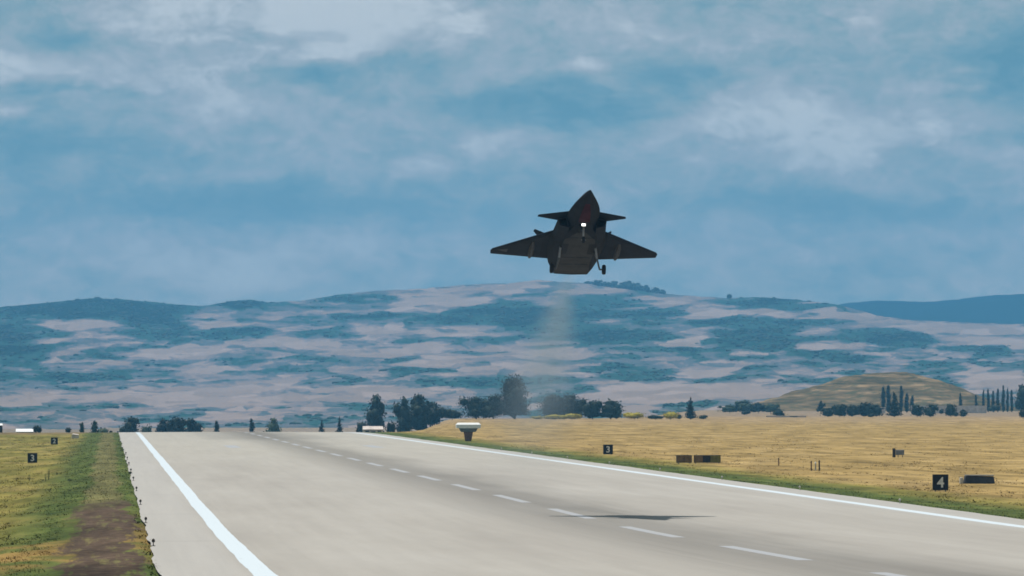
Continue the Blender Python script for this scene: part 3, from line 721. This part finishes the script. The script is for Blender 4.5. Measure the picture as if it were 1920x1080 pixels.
def plant(name, cat, px, top, wpx, Y, kind, m, label, group=None, n=420, bare=.10, loose=False):
    x = X_at(px, Y); z0 = gz(x, Y); zt = at(px, top, Y).z; h = zt - z0; w = wpx * Y / F * (1.2 if cat == 'tree' and kind in ('round', 'oval') else 1.35 if kind == 'column' else 1.1)
    rnd = random.Random(int(px * 7 + top * 13))
    root = empty(name, (x, Y, z0), label, cat, group)
    hidden = 0.0
    tb = MB()
    cr0 = h * bare * .7
    tb.tube((0, 0, -.15), (rnd.uniform(-.1, .1), 0, h * .55), max(.06, .028 * h), max(.03, .012 * h), 7)
    for i in range(4):
        a = i * 1.7 + rnd.random(); z = h * rnd.uniform(.2, .45)
        tb.tube((0, 0, z), (w * .28 * math.cos(a), w * .28 * math.sin(a), z + h * rnd.uniform(.12, .3)), max(.03, .012 * h), max(.012, .004 * h), 5)
    tb.build('trunk' if cat == 'tree' else 'stem', M['trunk'], root)
    V, Fq = crown_geo(kind, w, h - cr0, rnd, n, loose)
    co = link('crown' if cat == 'tree' else 'foliage', mesh_np('crown', [(v.x, v.y, v.z + cr0) for v in V], Fq, m), root)
    return root

GL = 'trees and bushes beyond the runway crest'; GR = 'trees along the far edge of the golden field'; GP = 'slender poplars near the tan hill'; GB = 'dark round trees in front of the tan hill'
T = plant
# --- beyond the crest on the left
T('round_tree', 'tree', 245, 779, 45, 1750, 'round', M['leaf'], 'broad dark round tree beyond the left corner of the runway crest', GL, 700, .05)
T('round_tree', 'tree', 306, 783, 36, 1790, 'round', M['leaf'], 'left tree of the dense dark clump beyond the runway crest', GL, 500, .05)
T('round_tree', 'tree', 333, 781, 40, 1780, 'round', M['leaf'], 'middle tree of the dense dark clump beyond the runway crest', GL, 500, .05)
T('round_tree', 'tree', 360, 783, 38, 1800, 'round', M['leaf'], 'right tree of the dense dark clump beyond the runway crest', GL, 500, .05)
T('bush', 'bush', 273, 794, 24, 1850, 'bush', M['leaf_mid'], 'low green bush between the round tree and the dense clump', GL, 220)
T('slim_tree', 'tree', 406, 787, 11, 1800, 'column', M['leaf'], 'small lone slim tree right of the dense dark clump', GL, 220)
T('slim_tree', 'tree', 472, 784, 13, 1800, 'column', M['leaf'], 'second lone slim tree, standing before the wider hazy tree', GL, 220)
T('round_tree', 'tree', 513, 783, 33, 1900, 'round', M['leaf_mid'], 'wide hazy green tree between the slim trees past the crest', GL, 420, .05)
T('conifer_tree', 'tree', 603, 787, 18, 1850, 'conifer', M['conifer'], 'small dark conifer beyond the middle of the runway crest, shorter of two', GL, 300, .03)
T('conifer_tree', 'tree', 637, 779, 20, 1850, 'conifer', M['conifer'], 'taller dark conifer of two beyond the middle of the runway crest', GL, 300, .03)
T('bush', 'bush', 677, 785, 26, 1750, 'bush', M['leaf'], 'dark rounded bush left of the tall oval tree', GL, 260)
T('bush', 'bush', 733, 786, 18, 1640, 'bush', M['leaf'], 'dark pointed bush at the right end of the pale low shed', GL, 220)
T('bush', 'bush', 72, 796, 20, 1640, 'bush', M['leaf'], 'dark bush at the right end of the white shed roof', GL, 240)
T('bush', 'bush', 128, 801, 13, 1600, 'bush', M['leaf'], 'small dark domed bush between the white shed and the pale box', GL, 200)
T('round_tree', 'tree', 154, 791, 12, 1800, 'round', M['leaf_mid'], 'small lollipop tree, left of two above the left meadow', GL, 200, .3)
T('round_tree', 'tree', 177, 787, 15, 1800, 'round', M['leaf_mid'], 'small bushy tree, right of two above the left meadow', GL, 220, .2)
T('bush', 'bush', 192, 801, 28, 1800, 'bush', M['leaf_mid'], 'low spreading bush at the foot of the small bushy tree', GL, 180)
T('bush', 'bush', 208, 807, 8, 1480, 'bush', M['leaf'], 'tiny dark shrub on the skyline left of the runway corner', GL, 120)
# --- far edge of the golden field
T('tall_tree', 'tree', 705, 738, 42, 2000, 'oval', M['leaf'], 'tall oval tree standing alone left of the tree line', GR, 800, .12)
T('round_tree', 'tree', 758, 742, 42, 2020, 'oval', M['leaf'], 'dark upright tree at the left end of the tree line', GR, 600, .02)
T('round_tree', 'tree', 785, 736, 58, 2030, 'round', M['leaf'], 'tallest broad tree at the left end of the tree line', GR, 800, .02)
T('round_tree', 'tree', 811, 752, 54, 2040, 'round', M['leaf'], 'lower dark tree right of the tallest broad tree', GR, 500, .02)
T('bush', 'bush', 848, 765, 50, 2050, 'bush', M['leaf'], 'dark low thicket behind the white cabinet', GR, 400)
T('round_tree', 'tree', 893, 738, 62, 2050, 'round', M['leaf'], 'hazy tree left of the tallest smoky tree', GR, 2600, .02, True)
T('tall_tree', 'tree', 965, 700, 72, 2060, 'oval', M['leaf'], 'tallest tree, seen through the exhaust below the jet', GR, 4500, .02, True)
T('round_tree', 'tree', 925, 736, 56, 2070, 'round', M['leaf'], 'dark tree tucked against the left of the tallest smoky tree', GR, 2600, .02, True)
T('round_tree', 'tree', 1036, 736, 74, 2060, 'round', M['leaf'], 'wide dark tree right of the gap in the smoky trees', GR, 3000, .02, True)
T('round_tree', 'tree', 1070, 736, 72, 2070, 'round', M['leaf'], 'wide dark tree between the smoky trees and the sharp dark pair', GR, 3000, .02, True)
T('round_tree', 'tree', 1111, 747, 44, 2040, 'oval', M['leaf'], 'left tree of the sharp dark pair at the field edge', GR, 600, .02)
T('round_tree', 'tree', 1145, 746, 48, 2040, 'oval', M['leaf'], 'right tree of the sharp dark pair at the field edge', GR, 650, .02)
for px, tp, wd, lb in ((1040, 775, 52, 'yellow-green bush in front of the smoky dark trees'), (1072, 774, 44, 'yellow bush at the left foot of the sharp dark pair'), (1006, 779, 30, 'dull yellow bush below the gap in the smoky trees'), (1190, 772, 54, 'yellow-green bush just right of the sharp dark pair'), (1257, 770, 40, 'yellow-green bush left of the lone pointed conifer')):
    T('yellow_bush', 'bush', px, tp, wd, 2000, 'bush', M['leaf_yellow'], lb, 'yellow-green bushes at the field edge', 260)
T('bush', 'bush', 1229, 777, 34, 1990, 'bush', M['leaf'], 'dark low bush between the two right-hand yellow bushes', GR, 240)
T('conifer_tree', 'tree', 1295, 744, 24, 2030, 'conifer', M['conifer'], 'lone dark pointed conifer at the field edge', GR, 600, .02)
T('bush', 'bush', 1273, 775, 16, 2010, 'bush', M['leaf'], 'small dark bush at the left foot of the lone conifer', GR, 160)
T('bush', 'bush', 1318, 777, 17, 2010, 'bush', M['leaf'], 'small dark bush at the right foot of the lone conifer', GR, 160)
# --- right: in front of and beside the tan hill
for px, tp, wd, lb in ((1368, 757, 42, 'low green tree at the left end of the pale-trunked grove'), (1395, 749, 44, 'tallest tree of the low green grove left of the tan hill'), (1422, 754, 30, 'dark tree at the right end of the low green grove'), (1445, 756, 36, 'small green tree just right of the low green grove')):
    T('round_tree', 'tree', px, tp, wd, 2850, 'round', M['leaf_mid'] if px != 1422 else M['leaf'], lb, 'low green grove left of the tan hill', 360, .1)
T('bush', 'bush', 1399, 769, 20, 2500, 'bush', M['leaf'], 'dark little bush below the low green grove', GB, 160)
T('round_tree', 'tree', 1459, 764, 30, 2350, 'round', M['leaf'], 'dark round tree at the left end of the pale wall', GB, 360, .03)
T('bush', 'bush', 1489, 780, 16, 2250, 'bush', M['leaf'], 'small dark bush at the right end of the pale wall', GB, 140)
T('round_tree', 'tree', 1539, 750, 17, 2700, 'round', M['leaf'], 'small lone round tree on the left slope of the tan hill', GB, 240, .2)
for px, tp, wd, lb in ((1552, 764, 28, 'leftmost tree of the dark row under the tan hill'), (1574, 757, 36, 'second tree of the dark row under the tan hill'), (1598, 758, 32, 'third tree of the dark row under the tan hill'), (1622, 753, 36, 'fourth and tallest tree of the dark row under the tan hill'), (1643, 756, 34, 'rightmost tree of the dark row under the tan hill')):
    T('round_tree', 'tree', px, tp, wd, 2280 + (px % 3) * 12, 'round', M['leaf'], lb, GB, 420, .02)
T('bush', 'bush', 1636, 774, 20, 2200, 'bush', M['leaf'], 'small dark bush in front of the dark row', GB, 140)
T('conifer_tree', 'tree', 1677, 733, 32, 2290, 'conifer', M['conifer'], 'broad pointed dark tree in front of the middle of the tan hill', GB, 600, .02)
T('round_tree', 'tree', 1720, 757, 27, 2290, 'round', M['leaf'], 'round dark tree just right of the broad pointed tree', GB, 380, .02)
T('round_tree', 'tree', 1745, 756, 29, 2270, 'round', M['leaf'], 'second round dark tree right of the broad pointed tree', GB, 380, .02)
T('round_tree', 'tree', 1783, 756, 27, 2290, 'round', M['leaf'], 'round dark tree before the right slope of the tan hill', GB, 380, .02)
T('round_tree', 'tree', 1806, 766, 20, 2270, 'round', M['leaf'], 'smaller round tree at the right end of the round dark trees', GB, 280, .02)
T('bush', 'bush', 1764, 765, 14, 2600, 'bush', M['leaf'], 'small dark bush between the round dark trees', GB, 140)
for px, tp, wd, lb in ((1656, 722, 12, 'left poplar of the dark stand on the tan hill face'), (1666, 721, 12, 'second poplar of the dark stand on the tan hill face'), (1690, 721, 11, 'tall poplar right of the pale track on the tan hill'), (1700, 735, 11, 'shorter poplar right of the pale track on the tan hill'), (1710, 741, 10, 'shortest poplar at the right of the hill-face stand'), (1801, 735, 8, 'thin poplar on the lower right slope of the tan hill'), (1830, 738, 7, 'thin poplar at the right foot of the tan hill'),
                       (1844, 729, 7, 'first thin poplar of the row right of the tan hill'), (1853, 728, 8, 'second thin poplar of the row right of the tan hill'), (1862, 732, 8, 'third thin poplar of the row right of the tan hill'), (1871, 727, 9, 'fourth poplar of the row right of the tan hill'), (1881, 721, 9, 'tallest poplar of the row right of the tan hill'), (1889, 726, 8, 'sixth poplar of the row right of the tan hill'), (1897, 729, 8, 'last thin poplar before the dark tree at the right edge')):
    T('poplar_tree', 'tree', px, tp, wd, 3080 if px > 1820 else 2950, 'column', M['conifer'], lb, GP, 260, .03)
T('bush', 'bush', 1863, 757, 30, 2950, 'bush', M['leaf'], 'dark bush at the foot of the poplar row', GB, 220)
T('tall_tree', 'tree', 1917, 719, 34, 2900, 'oval', M['leaf'], 'big dark tree cut by the right edge of the view', GB, 500, .02)
T('bush', 'bush', 1918, 766, 24, 2080, 'bush', M['leaf'], 'dark bush at the right edge in front of the big tree', GB, 260)
# trees standing on the ridge line below the jet
rnd = random.Random(5)
def ridge_tree(px, top, wd, lb, Y=9780):
    x = X_at(px, Y); base = np.interp(px, [p[0] for p in SKYLINE], [p[1] for p in SKYLINE]) + 5
    z0 = at(px, base, Y).z; zt = at(px, top, Y).z
    root = empty('ridge_tree', (x, Y, z0), lb, 'tree', 'trees on the ridge line')
    w = wd * 1.5 * Y / F; h = zt - z0
    MB().tube((0, 0, -1), (0, 0, h * .5), .5, .25, 6).build('trunk', M['trunk'], root)
    V, Fq = crown_geo('round' if h > 6 else 'bush', w, h, rnd, 260)
    link('crown', mesh_np('crown', [tuple(v) for v in V], Fq, M['scrub']), root)
RT = [(1103, 526, 16), (1118, 524, 20), (1134, 527, 18), (1150, 526, 18), (1166, 528, 18), (1180, 525, 20), (1196, 529, 18), (1212, 533, 18), (1228, 538, 16), (1242, 542, 16)]
for i, (px, tp, wd) in enumerate(RT):
    ridge_tree(px, tp, wd, 'hazy tree of the ridge-top wood, %s from its left end' % ('first', 'second', 'third', 'fourth', 'fifth', 'sixth', 'seventh', 'eighth', 'ninth', 'tenth')[i])
ridge_tree(1367, 551, 9, 'tiny lone tree on the ridge line right of the ridge-top wood')
ridge_tree(184, 556, 12, 'tiny tree on top of the dark wooded hill at the left')

# ------------------------------------------------------------------ signs along the runway
def digit(ch, size, m, parent, loc):
    cu = bpy.data.curves.new('digit', 'FONT'); cu.body = ch; cu.size = size; cu.extrude = .01; cu.offset = .022; cu.align_x = 'CENTER'; cu.align_y = 'CENTER'
    to = bpy.data.objects.new('digit_text', cu); C.objects.link(to)
    dg = bpy.context.evaluated_depsgraph_get(); me = bpy.data.meshes.new_from_object(to.evaluated_get(dg)); bpy.data.objects.remove(to); bpy.data.curves.remove(cu)
    vs = [v.co.copy() for v in me.vertices]; cx = (min(v.x for v in vs) + max(v.x for v in vs)) / 2; cy = (min(v.y for v in vs) + max(v.y for v in vs)) / 2
    for v in me.vertices: v.co.x -= cx; v.co.y -= cy
    me.materials.clear(); me.materials.append(m)
    o = link('digit', me, parent); o.location = loc; o.rotation_euler = (PI / 2, 0, 0); return o
def dist_sign(px, Y, ch, label):
    x = X_at(px, Y); root = empty('distance_sign', (x, Y, gz(x, Y)), label, 'sign', 'black runway distance signs')
    MB().box((0, 0, .65), (1.22, .16, 1.22)).bevel(.02, 1).build('panel', M['sign_black'], root)
    fr = MB()
    for sx_ in (-1, 1): fr.box((sx_ * .60, -.02, .65), (.035, .19, 1.24))
    for sz_ in (.045, 1.255): fr.box((0, -.02, sz_), (1.16, .19, .035))
    fr.build('frame', M['slate'], root)
    for s in (-.4, .4): MB().box((s, 0, .0), (.08, .08, .16)).build('leg', M['grey'], root)
    digit(ch, 1.12, M['sign_white'], root, (0, -.088, .65))
dist_sign(1763, 468, '4', 'large black square sign with a white 4 right of the runway')
dist_sign(1140, 770, '3', 'black square sign with a white 3 on the golden field right of the runway')
dist_sign(61, 770, '3', 'black square sign with a white 3 in the meadow left of the runway')
dist_sign(102, 1072, '2', 'small black square sign with a white 2 in the left meadow')

def taxi_sign(x0, x1, Y, cells, label):
    xa, xb = X_at(x0, Y), X_at(x1, Y); xm = (xa + xb) / 2; w = xb - xa
    root = empty('taxiway_sign', (xm, Y, gz(xm, Y)), label, 'sign', 'brown panel signs beside the runway')
    MB().box((0, 0, .50), (w, .22, .84)).bevel(.025, 1).build('housing', M['dbrown'], root)
    n = len(cells); u = -w / 2 + .06; iw = w - .12
    for f0, f1, m in cells:
        MB().box((u + iw * (f0 + f1) / 2, -.115, .50), (iw * (f1 - f0) - .03, .03, .70)).build('panel', M[m], root)
    k = max(2, int(w / .8))
    for i in range(k): MB().tube((-w / 2 + .2 + (w - .4) * i / (k - 1), 0, -.05), (-w / 2 + .2 + (w - .4) * i / (k - 1), 0, .12), .04, .04, 6).build('leg', M['grey'], root)
taxi_sign(1268, 1297, 664, [(0, .5, 'brown'), (.5, 1, 'brown')], 'shorter brown panel sign, left of the pair beside the runway')
taxi_sign(1301, 1351, 664, [(0, .33, 'brown'), (.33, .62, 'dbrown'), (.62, 1, 'olive')], 'longer brown and olive panel sign, right of the pair beside the runway')

# runway edge lights
def edge_light_proto(m_body):
    root = empty('runway_edge_light', (0, 0, 0), '', 'light')
    MB().tube((0, 0, 0), (0, 0, .03), .10, .09, 10).build('base', M[m_body], root)
    MB().tube((0, 0, .03), (0, 0, .18), .028, .022, 8).build('stem', M[m_body], root)
    hd = MB(); hd.loft([[Vector((r * math.cos(2 * PI * i / 10), r * math.sin(2 * PI * i / 10), z)) for i in range(10)] for r, z in ((.03, .17), (.075, .20), (.085, .27), (.06, .33), (.02, .36))]).build('lamp_head', M[m_body], root)
    return root
def copy_tree(o):
    c = o.copy(); C.objects.link(c)
    for ch in o.children:
        d = ch.copy(); C.objects.link(d); d.parent = c
    return c
ORD = ['first', 'second', 'third', 'fourth', 'fifth', 'sixth', 'seventh', 'eighth', 'ninth', 'tenth']
pl = edge_light_proto('dbrown'); pr = edge_light_proto('concrete')
for i in range(9):
    o = pl if i == 0 else copy_tree(pl)
    o.location = (2.12, 290 + 60 * i, float(rz(2.12, 290 + 60 * i))); o['label'] = 'dark runway edge light on the left runway edge, %s in view from the camera' % ORD[i]; o['group'] = 'runway edge lights on the left'
for i in range(8):
    o = pr if i == 0 else copy_tree(pr)
    o.location = (54.0, 410 + 60 * i, float(rz(54.0, 410 + 60 * i))); o['label'] = 'pale runway edge light on the right runway edge, %s in view from the camera' % ORD[i]; o['group'] = 'runway edge lights on the right'

# ------------------------------------------------------------------ small things in the fields
# white cabinet on a narrow base
Y = 1010; x = X_at(878, Y); r = empty('equipment_cabinet', (x, Y, gz(x, Y)), 'white wide-topped equipment cabinet on a narrow rusty base beside the runway', 'cabinet')
MB().box((0, 0, .85), (1.0, 1.0, 1.7), None, 1.5).build('base', M['rust'], r)
MB().box((0, 0, 2.0), (2.4, 1.8, .7), None, 1.3).bevel(.05, 1).build('body', M['grey'], r)
rb = MB(); rb.loft([[Vector((sx * w_, sy * d_, z)) for sx, sy in ((-1, -1), (1, -1), (1, 1), (-1, 1))] for w_, d_, z in ((2.0, 1.3, 2.35), (2.05, 1.35, 3.0), (1.7, 1.0, 3.35))]).build('roof', M['white'], r)
r.scale = (1.0, 1.0, .92)
# dark slate block half hidden in the grass
Y = 506; xa, xb = X_at(1806, Y), X_at(1864, Y); x = (xa + xb) / 2; w = xb - xa
r = empty('drain_headwall', (x, Y, gz(x, Y)), 'long low dark slate drain block in the grass right of the 4 sign', 'drain')
sb = MB(); sb.loft([[Vector((-w / 2 + dx0, -.5, .0)), Vector((w / 2, -.5, 0)), Vector((w / 2 - .1, -.4, hh)), Vector((-w / 2 + dx0 + .15, -.4, hh + .05))] if yy == 0 else [Vector((-w / 2 + dx0, .5, .0)), Vector((w / 2, .5, 0)), Vector((w / 2 - .1, .4, hh)), Vector((-w / 2 + dx0 + .15, .4, hh + .05))] for yy, dx0, hh in ((0, 0, .62), (1, 0, .62))]).bevel(.04, 2).build('block', M['slate'], r)
MB().box((.05, 0, .70), (w * .9, 1.0, .08)).bevel(.02, 1).build('cap_slab', M['grey'], r)
MB().box((-w / 2 - .18, 0, .26), (.30, .6, .52), None, .8).bevel(.03, 1).build('end_block', M['concrete'], r)
# brown post with a grey cabinet
Y = 728; x = X_at(1683, Y); r = empty('utility_cabinet', (x, Y, gz(x, Y)), 'brown post with a small grey cabinet alone in the golden field', 'cabinet')
MB().box((-.45, 0, .55), (.34, .34, 1.15)).bevel(.03, 1).build('post', M['dbrown'], r)
MB().box((.28, 0, .62), (1.0, .5, .62)).bevel(.03, 1).build('body', M['grey'], r)
for s in (.05, .6): MB().tube((s, 0, -.05), (s, 0, .33), .04, .04, 6).build('leg', M['dbrown'], r)
# marker posts near the green verge
def post(px, Y, h, w, m, label):
    x = X_at(px, Y); r = empty('marker_post', (x, Y, gz(x, Y)), label, 'post', 'short marker posts in the golden field')
    MB().tube((0, 0, -.05), (0, 0, h * .8), w, w * .9, 8).build('shaft', M[m], r)
    MB().tube((0, 0, h * .8), (0, 0, h), w * 1.25, w * .6, 8).build('cap', M['white' if m == 'concrete' else 'dbrown'], r)
post(1521, 600, .95, .07, 'rust', 'brown marker post, left of the three standing together')
post(1529, 605, .8, .08, 'concrete', 'pale marker post, middle of the three standing together')
post(1536, 600, 1.0, .08, 'dbrown', 'dark marker post, right of the three standing together')
post(1460, 640, .85, .07, 'rust', 'lone short brown marker post left of the three posts')
# pale box and the sheds at the far left
Y = 1215; x = X_at(141, Y); r = empty('equipment_box', (x, Y, gz(x, Y)), 'small pale concrete box with a sloped top in the far left meadow', 'box')
MB().box((0, 0, .35), (1.5, 1.2, .7)).build('body', M['concrete'], r)
MB().box((.08, -.05, .78), (1.25, 1.3, .14), Euler((.12, .1, 0)).to_matrix()).build('lid', M['pale_wall'], r)
def shed(x0, x1, ytop, Y, wall, roof, name, label, wall_h, slope=.5, depth=5.0):
    xa, xb = X_at(x0, Y), X_at(x1, Y); xm = (xa + xb) / 2; w = xb - xa; z0 = gz(xm, Y); zt = at((x0 + x1) / 2, ytop, Y).z; h = zt - z0; hw = h - slope
    r = empty(name, (xm, Y, z0), label, 'shed')
    MB().box((0, 0, hw / 2 - .1), (w * .96, depth * .94, hw + .2)).build('wall', M[wall], r)
    rf = MB(); rf.loft([[Vector((xx, -depth / 2, hw)), Vector((xx, -depth / 2, hw + .12)), Vector((xx, 0, h)), Vector((xx, depth / 2, hw + .12)), Vector((xx, depth / 2, hw))] for xx in (-w / 2, w / 2)]).build('roof', M[roof], r)
    MB().box((0, -depth * .47 - .02, hw * .4), (min(1.1, w * .3), .05, min(2.0, hw * .75))).build('door', M['grey'], r)
    for s in (-.3, .3): MB().box((s * w, -depth * .47 - .02, hw * .62), (min(1.0, w * .18), .05, min(.8, hw * .35))).build('window', M['slate'], r)
shed(30, 63, 804, 1680, 'dbrown', 'white', 'long_shed', 'long low shed with a white roof at the far left', 3.0, .9, 6.0)
shed(-22, 5, 794, 1500, 'dbrown', 'white', 'tall_shed', 'dark shed with a white roof cut by the left edge of the view', 3.0, .55)
shed(680, 718, 799, 1480, 'concrete', 'pale_wall', 'low_shed', 'low pale shed just past the right end of the runway crest', 3.0, .9, 6.0)
# pale wall and long pale buildings behind the trees on the right
def wall(x0, x1, ytop, Y, label, seg):
    xa, xb = X_at(x0, Y), X_at(x1, Y); xm = (xa + xb) / 2; z0 = gz(xm, Y); h = at(x0, ytop, Y).z - z0
    r = empty('boundary_wall', (xm, Y, z0), label, 'wall')
    n = seg; w = (xb - xa) / n
    for i in range(n):
        MB().box((xa - xm + w * (i + .5), 0, h / 2 - .1), (w - .06, .25, h + .2)).build('wall_panel', M['pale_wall'], r)
    MB().box((0, 0, h + .06), (xb - xa, .34, .12)).build('coping', M['concrete'], r)
wall(1436, 1512, 780, 2260, 'low pale wall left of the dark row of trees', 6)
wall(1600, 1660, 764, 2800, 'pale wall half hidden behind the dark row of trees', 5)
wall(1708, 1850, 761, 2880, 'long pale wall behind the round dark trees', 10)
# tall dark weeds
def weed(px, top, Y, w, label, m='weed'):
    x = X_at(px, Y); z0 = gz(x, Y); h = at(px, top, Y).z - z0; rnd = random.Random(int(px * 3 + Y))
    r = empty('tall_weed', (x, Y, z0), label, 'weed', 'tall weeds in the grass')
    sb = MB()
    for i in range(4): sb.tube((rnd.uniform(-.1, .1) * w, 0, -.03), (rnd.uniform(-.5, .5) * w, rnd.uniform(-.3, .3) * w, h * rnd.uniform(.75, 1)), .015, .006, 5)
    sb.build('stem', M['weed'], r)
    V = []; Fq = []
    for i in range(70):
        z = rnd.uniform(.1, 1) * h; a = rnd.uniform(0, 2 * PI); d = rnd.uniform(.1, .5) * w * (1.1 - .7 * z / h); p = Vector((d * math.cos(a), d * math.sin(a), z)); l = .16 * w + .04; b = len(V)
        u = Vector((math.cos(a), math.sin(a), rnd.uniform(-.3, .9))).normalized() * l; s = Vector((-math.sin(a), math.cos(a), 0)) * l * .35
        V += [p - s, p + u, p + s]; Fq.append((b, b + 1, b + 2))
    link('foliage', mesh_np('weed', [tuple(v) for v in V], Fq, M[m]), r)
weed(91, 880, 590, .45, 'tall dark weed in the meadow below the left 3 sign')
weed(86, 888, 580, .3, 'shorter weed leaning beside the tall dark weed')
weed(55, 890, 600, .25, 'small brown weed left of the tall dark weed')
weed(131, 898, 560, .6, 'leafy green weed at the edge of the left verge')
weed(244, 885, 575, .6, 'bushy weed overhanging the left runway edge, farther of two')
weed(262, 978, 352, .4, 'low weed growing over the left runway edge, nearer of two')

# ------------------------------------------------------------------ grass
def grass(name, n, xf, Y0, Y1, seed, label, hmin, hmax, wmul=1.0):
    r_ = np.random.RandomState(seed)
    u = r_.rand(n); Yg = Y0 * (Y1 / Y0) ** u                     # denser near the camera
    Xg = xf(r_.rand(n), Yg); keep = np.isfinite(Xg); Xg = Xg[keep]; Yg = Yg[keep]; n = len(Xg)
    Zg = ground_z(Xg, Yg) - .06
    nb = 5; sc_ = (Yg / 400.0) ** .5
    h = r_.uniform(hmin, hmax, (n, nb)) * np.where(r_.rand(n, 1) < .05, 1.5, 1.0)
    ang = r_.uniform(0, 2 * PI, (n, nb)); off = r_.randn(n, nb, 2) * (.14 * wmul * sc_[:, None, None])
    wd = r_.uniform(.02, .05, (n, nb)) * wmul * sc_[:, None]; lean = r_.randn(n, nb, 2) * .10
    bx = Xg[:, None] + off[..., 0]; by = Yg[:, None] + off[..., 1]
    a = np.stack([bx - np.cos(ang) * wd, by - np.sin(ang) * wd, np.repeat(Zg[:, None], nb, 1)], -1)
    b = np.stack([bx + np.cos(ang) * wd, by + np.sin(ang) * wd, np.repeat(Zg[:, None], nb, 1)], -1)
    c = np.stack([bx + lean[..., 0], by + lean[..., 1], Zg[:, None] + h], -1)
    V = np.stack([a, b, c], 2).reshape(-1, 3); Fq = np.arange(len(V)).reshape(-1, 3)
    me = mesh_np(name, V, Fq, M['ground'])
    nrm = np.zeros((len(V), 3), dtype=np.float32); nrm[:, 2] = 1; nrm[:, :2] = r_.randn(len(V), 2) * .25
    me.normals_split_custom_set_from_vertices((nrm / np.linalg.norm(nrm, axis=1, keepdims=True)).tolist())
    tag(link(name, me), label, 'grass', None, 'stuff')
grass('verge_grass', 9000, lambda u, Y: np.where(((-(.022 * Y + 3)) + u * (.022 * Y + 3 + 1.9) > -2.6) & (Y < 425) & (u < .97), np.nan, (-(.022 * Y + 3)) + u * (.022 * Y + 3 + 1.9)), 225, 1300, 1, 'green and yellow grass left of the runway', .04, .13)
grass('field_grass', 8000, lambda u, Y: 54.45 + u ** 1.4 * np.maximum(.16 * Y - 46, 4), 330, 1900, 2, 'dry golden grass in the field right of the runway', .03, .11, 1.3)
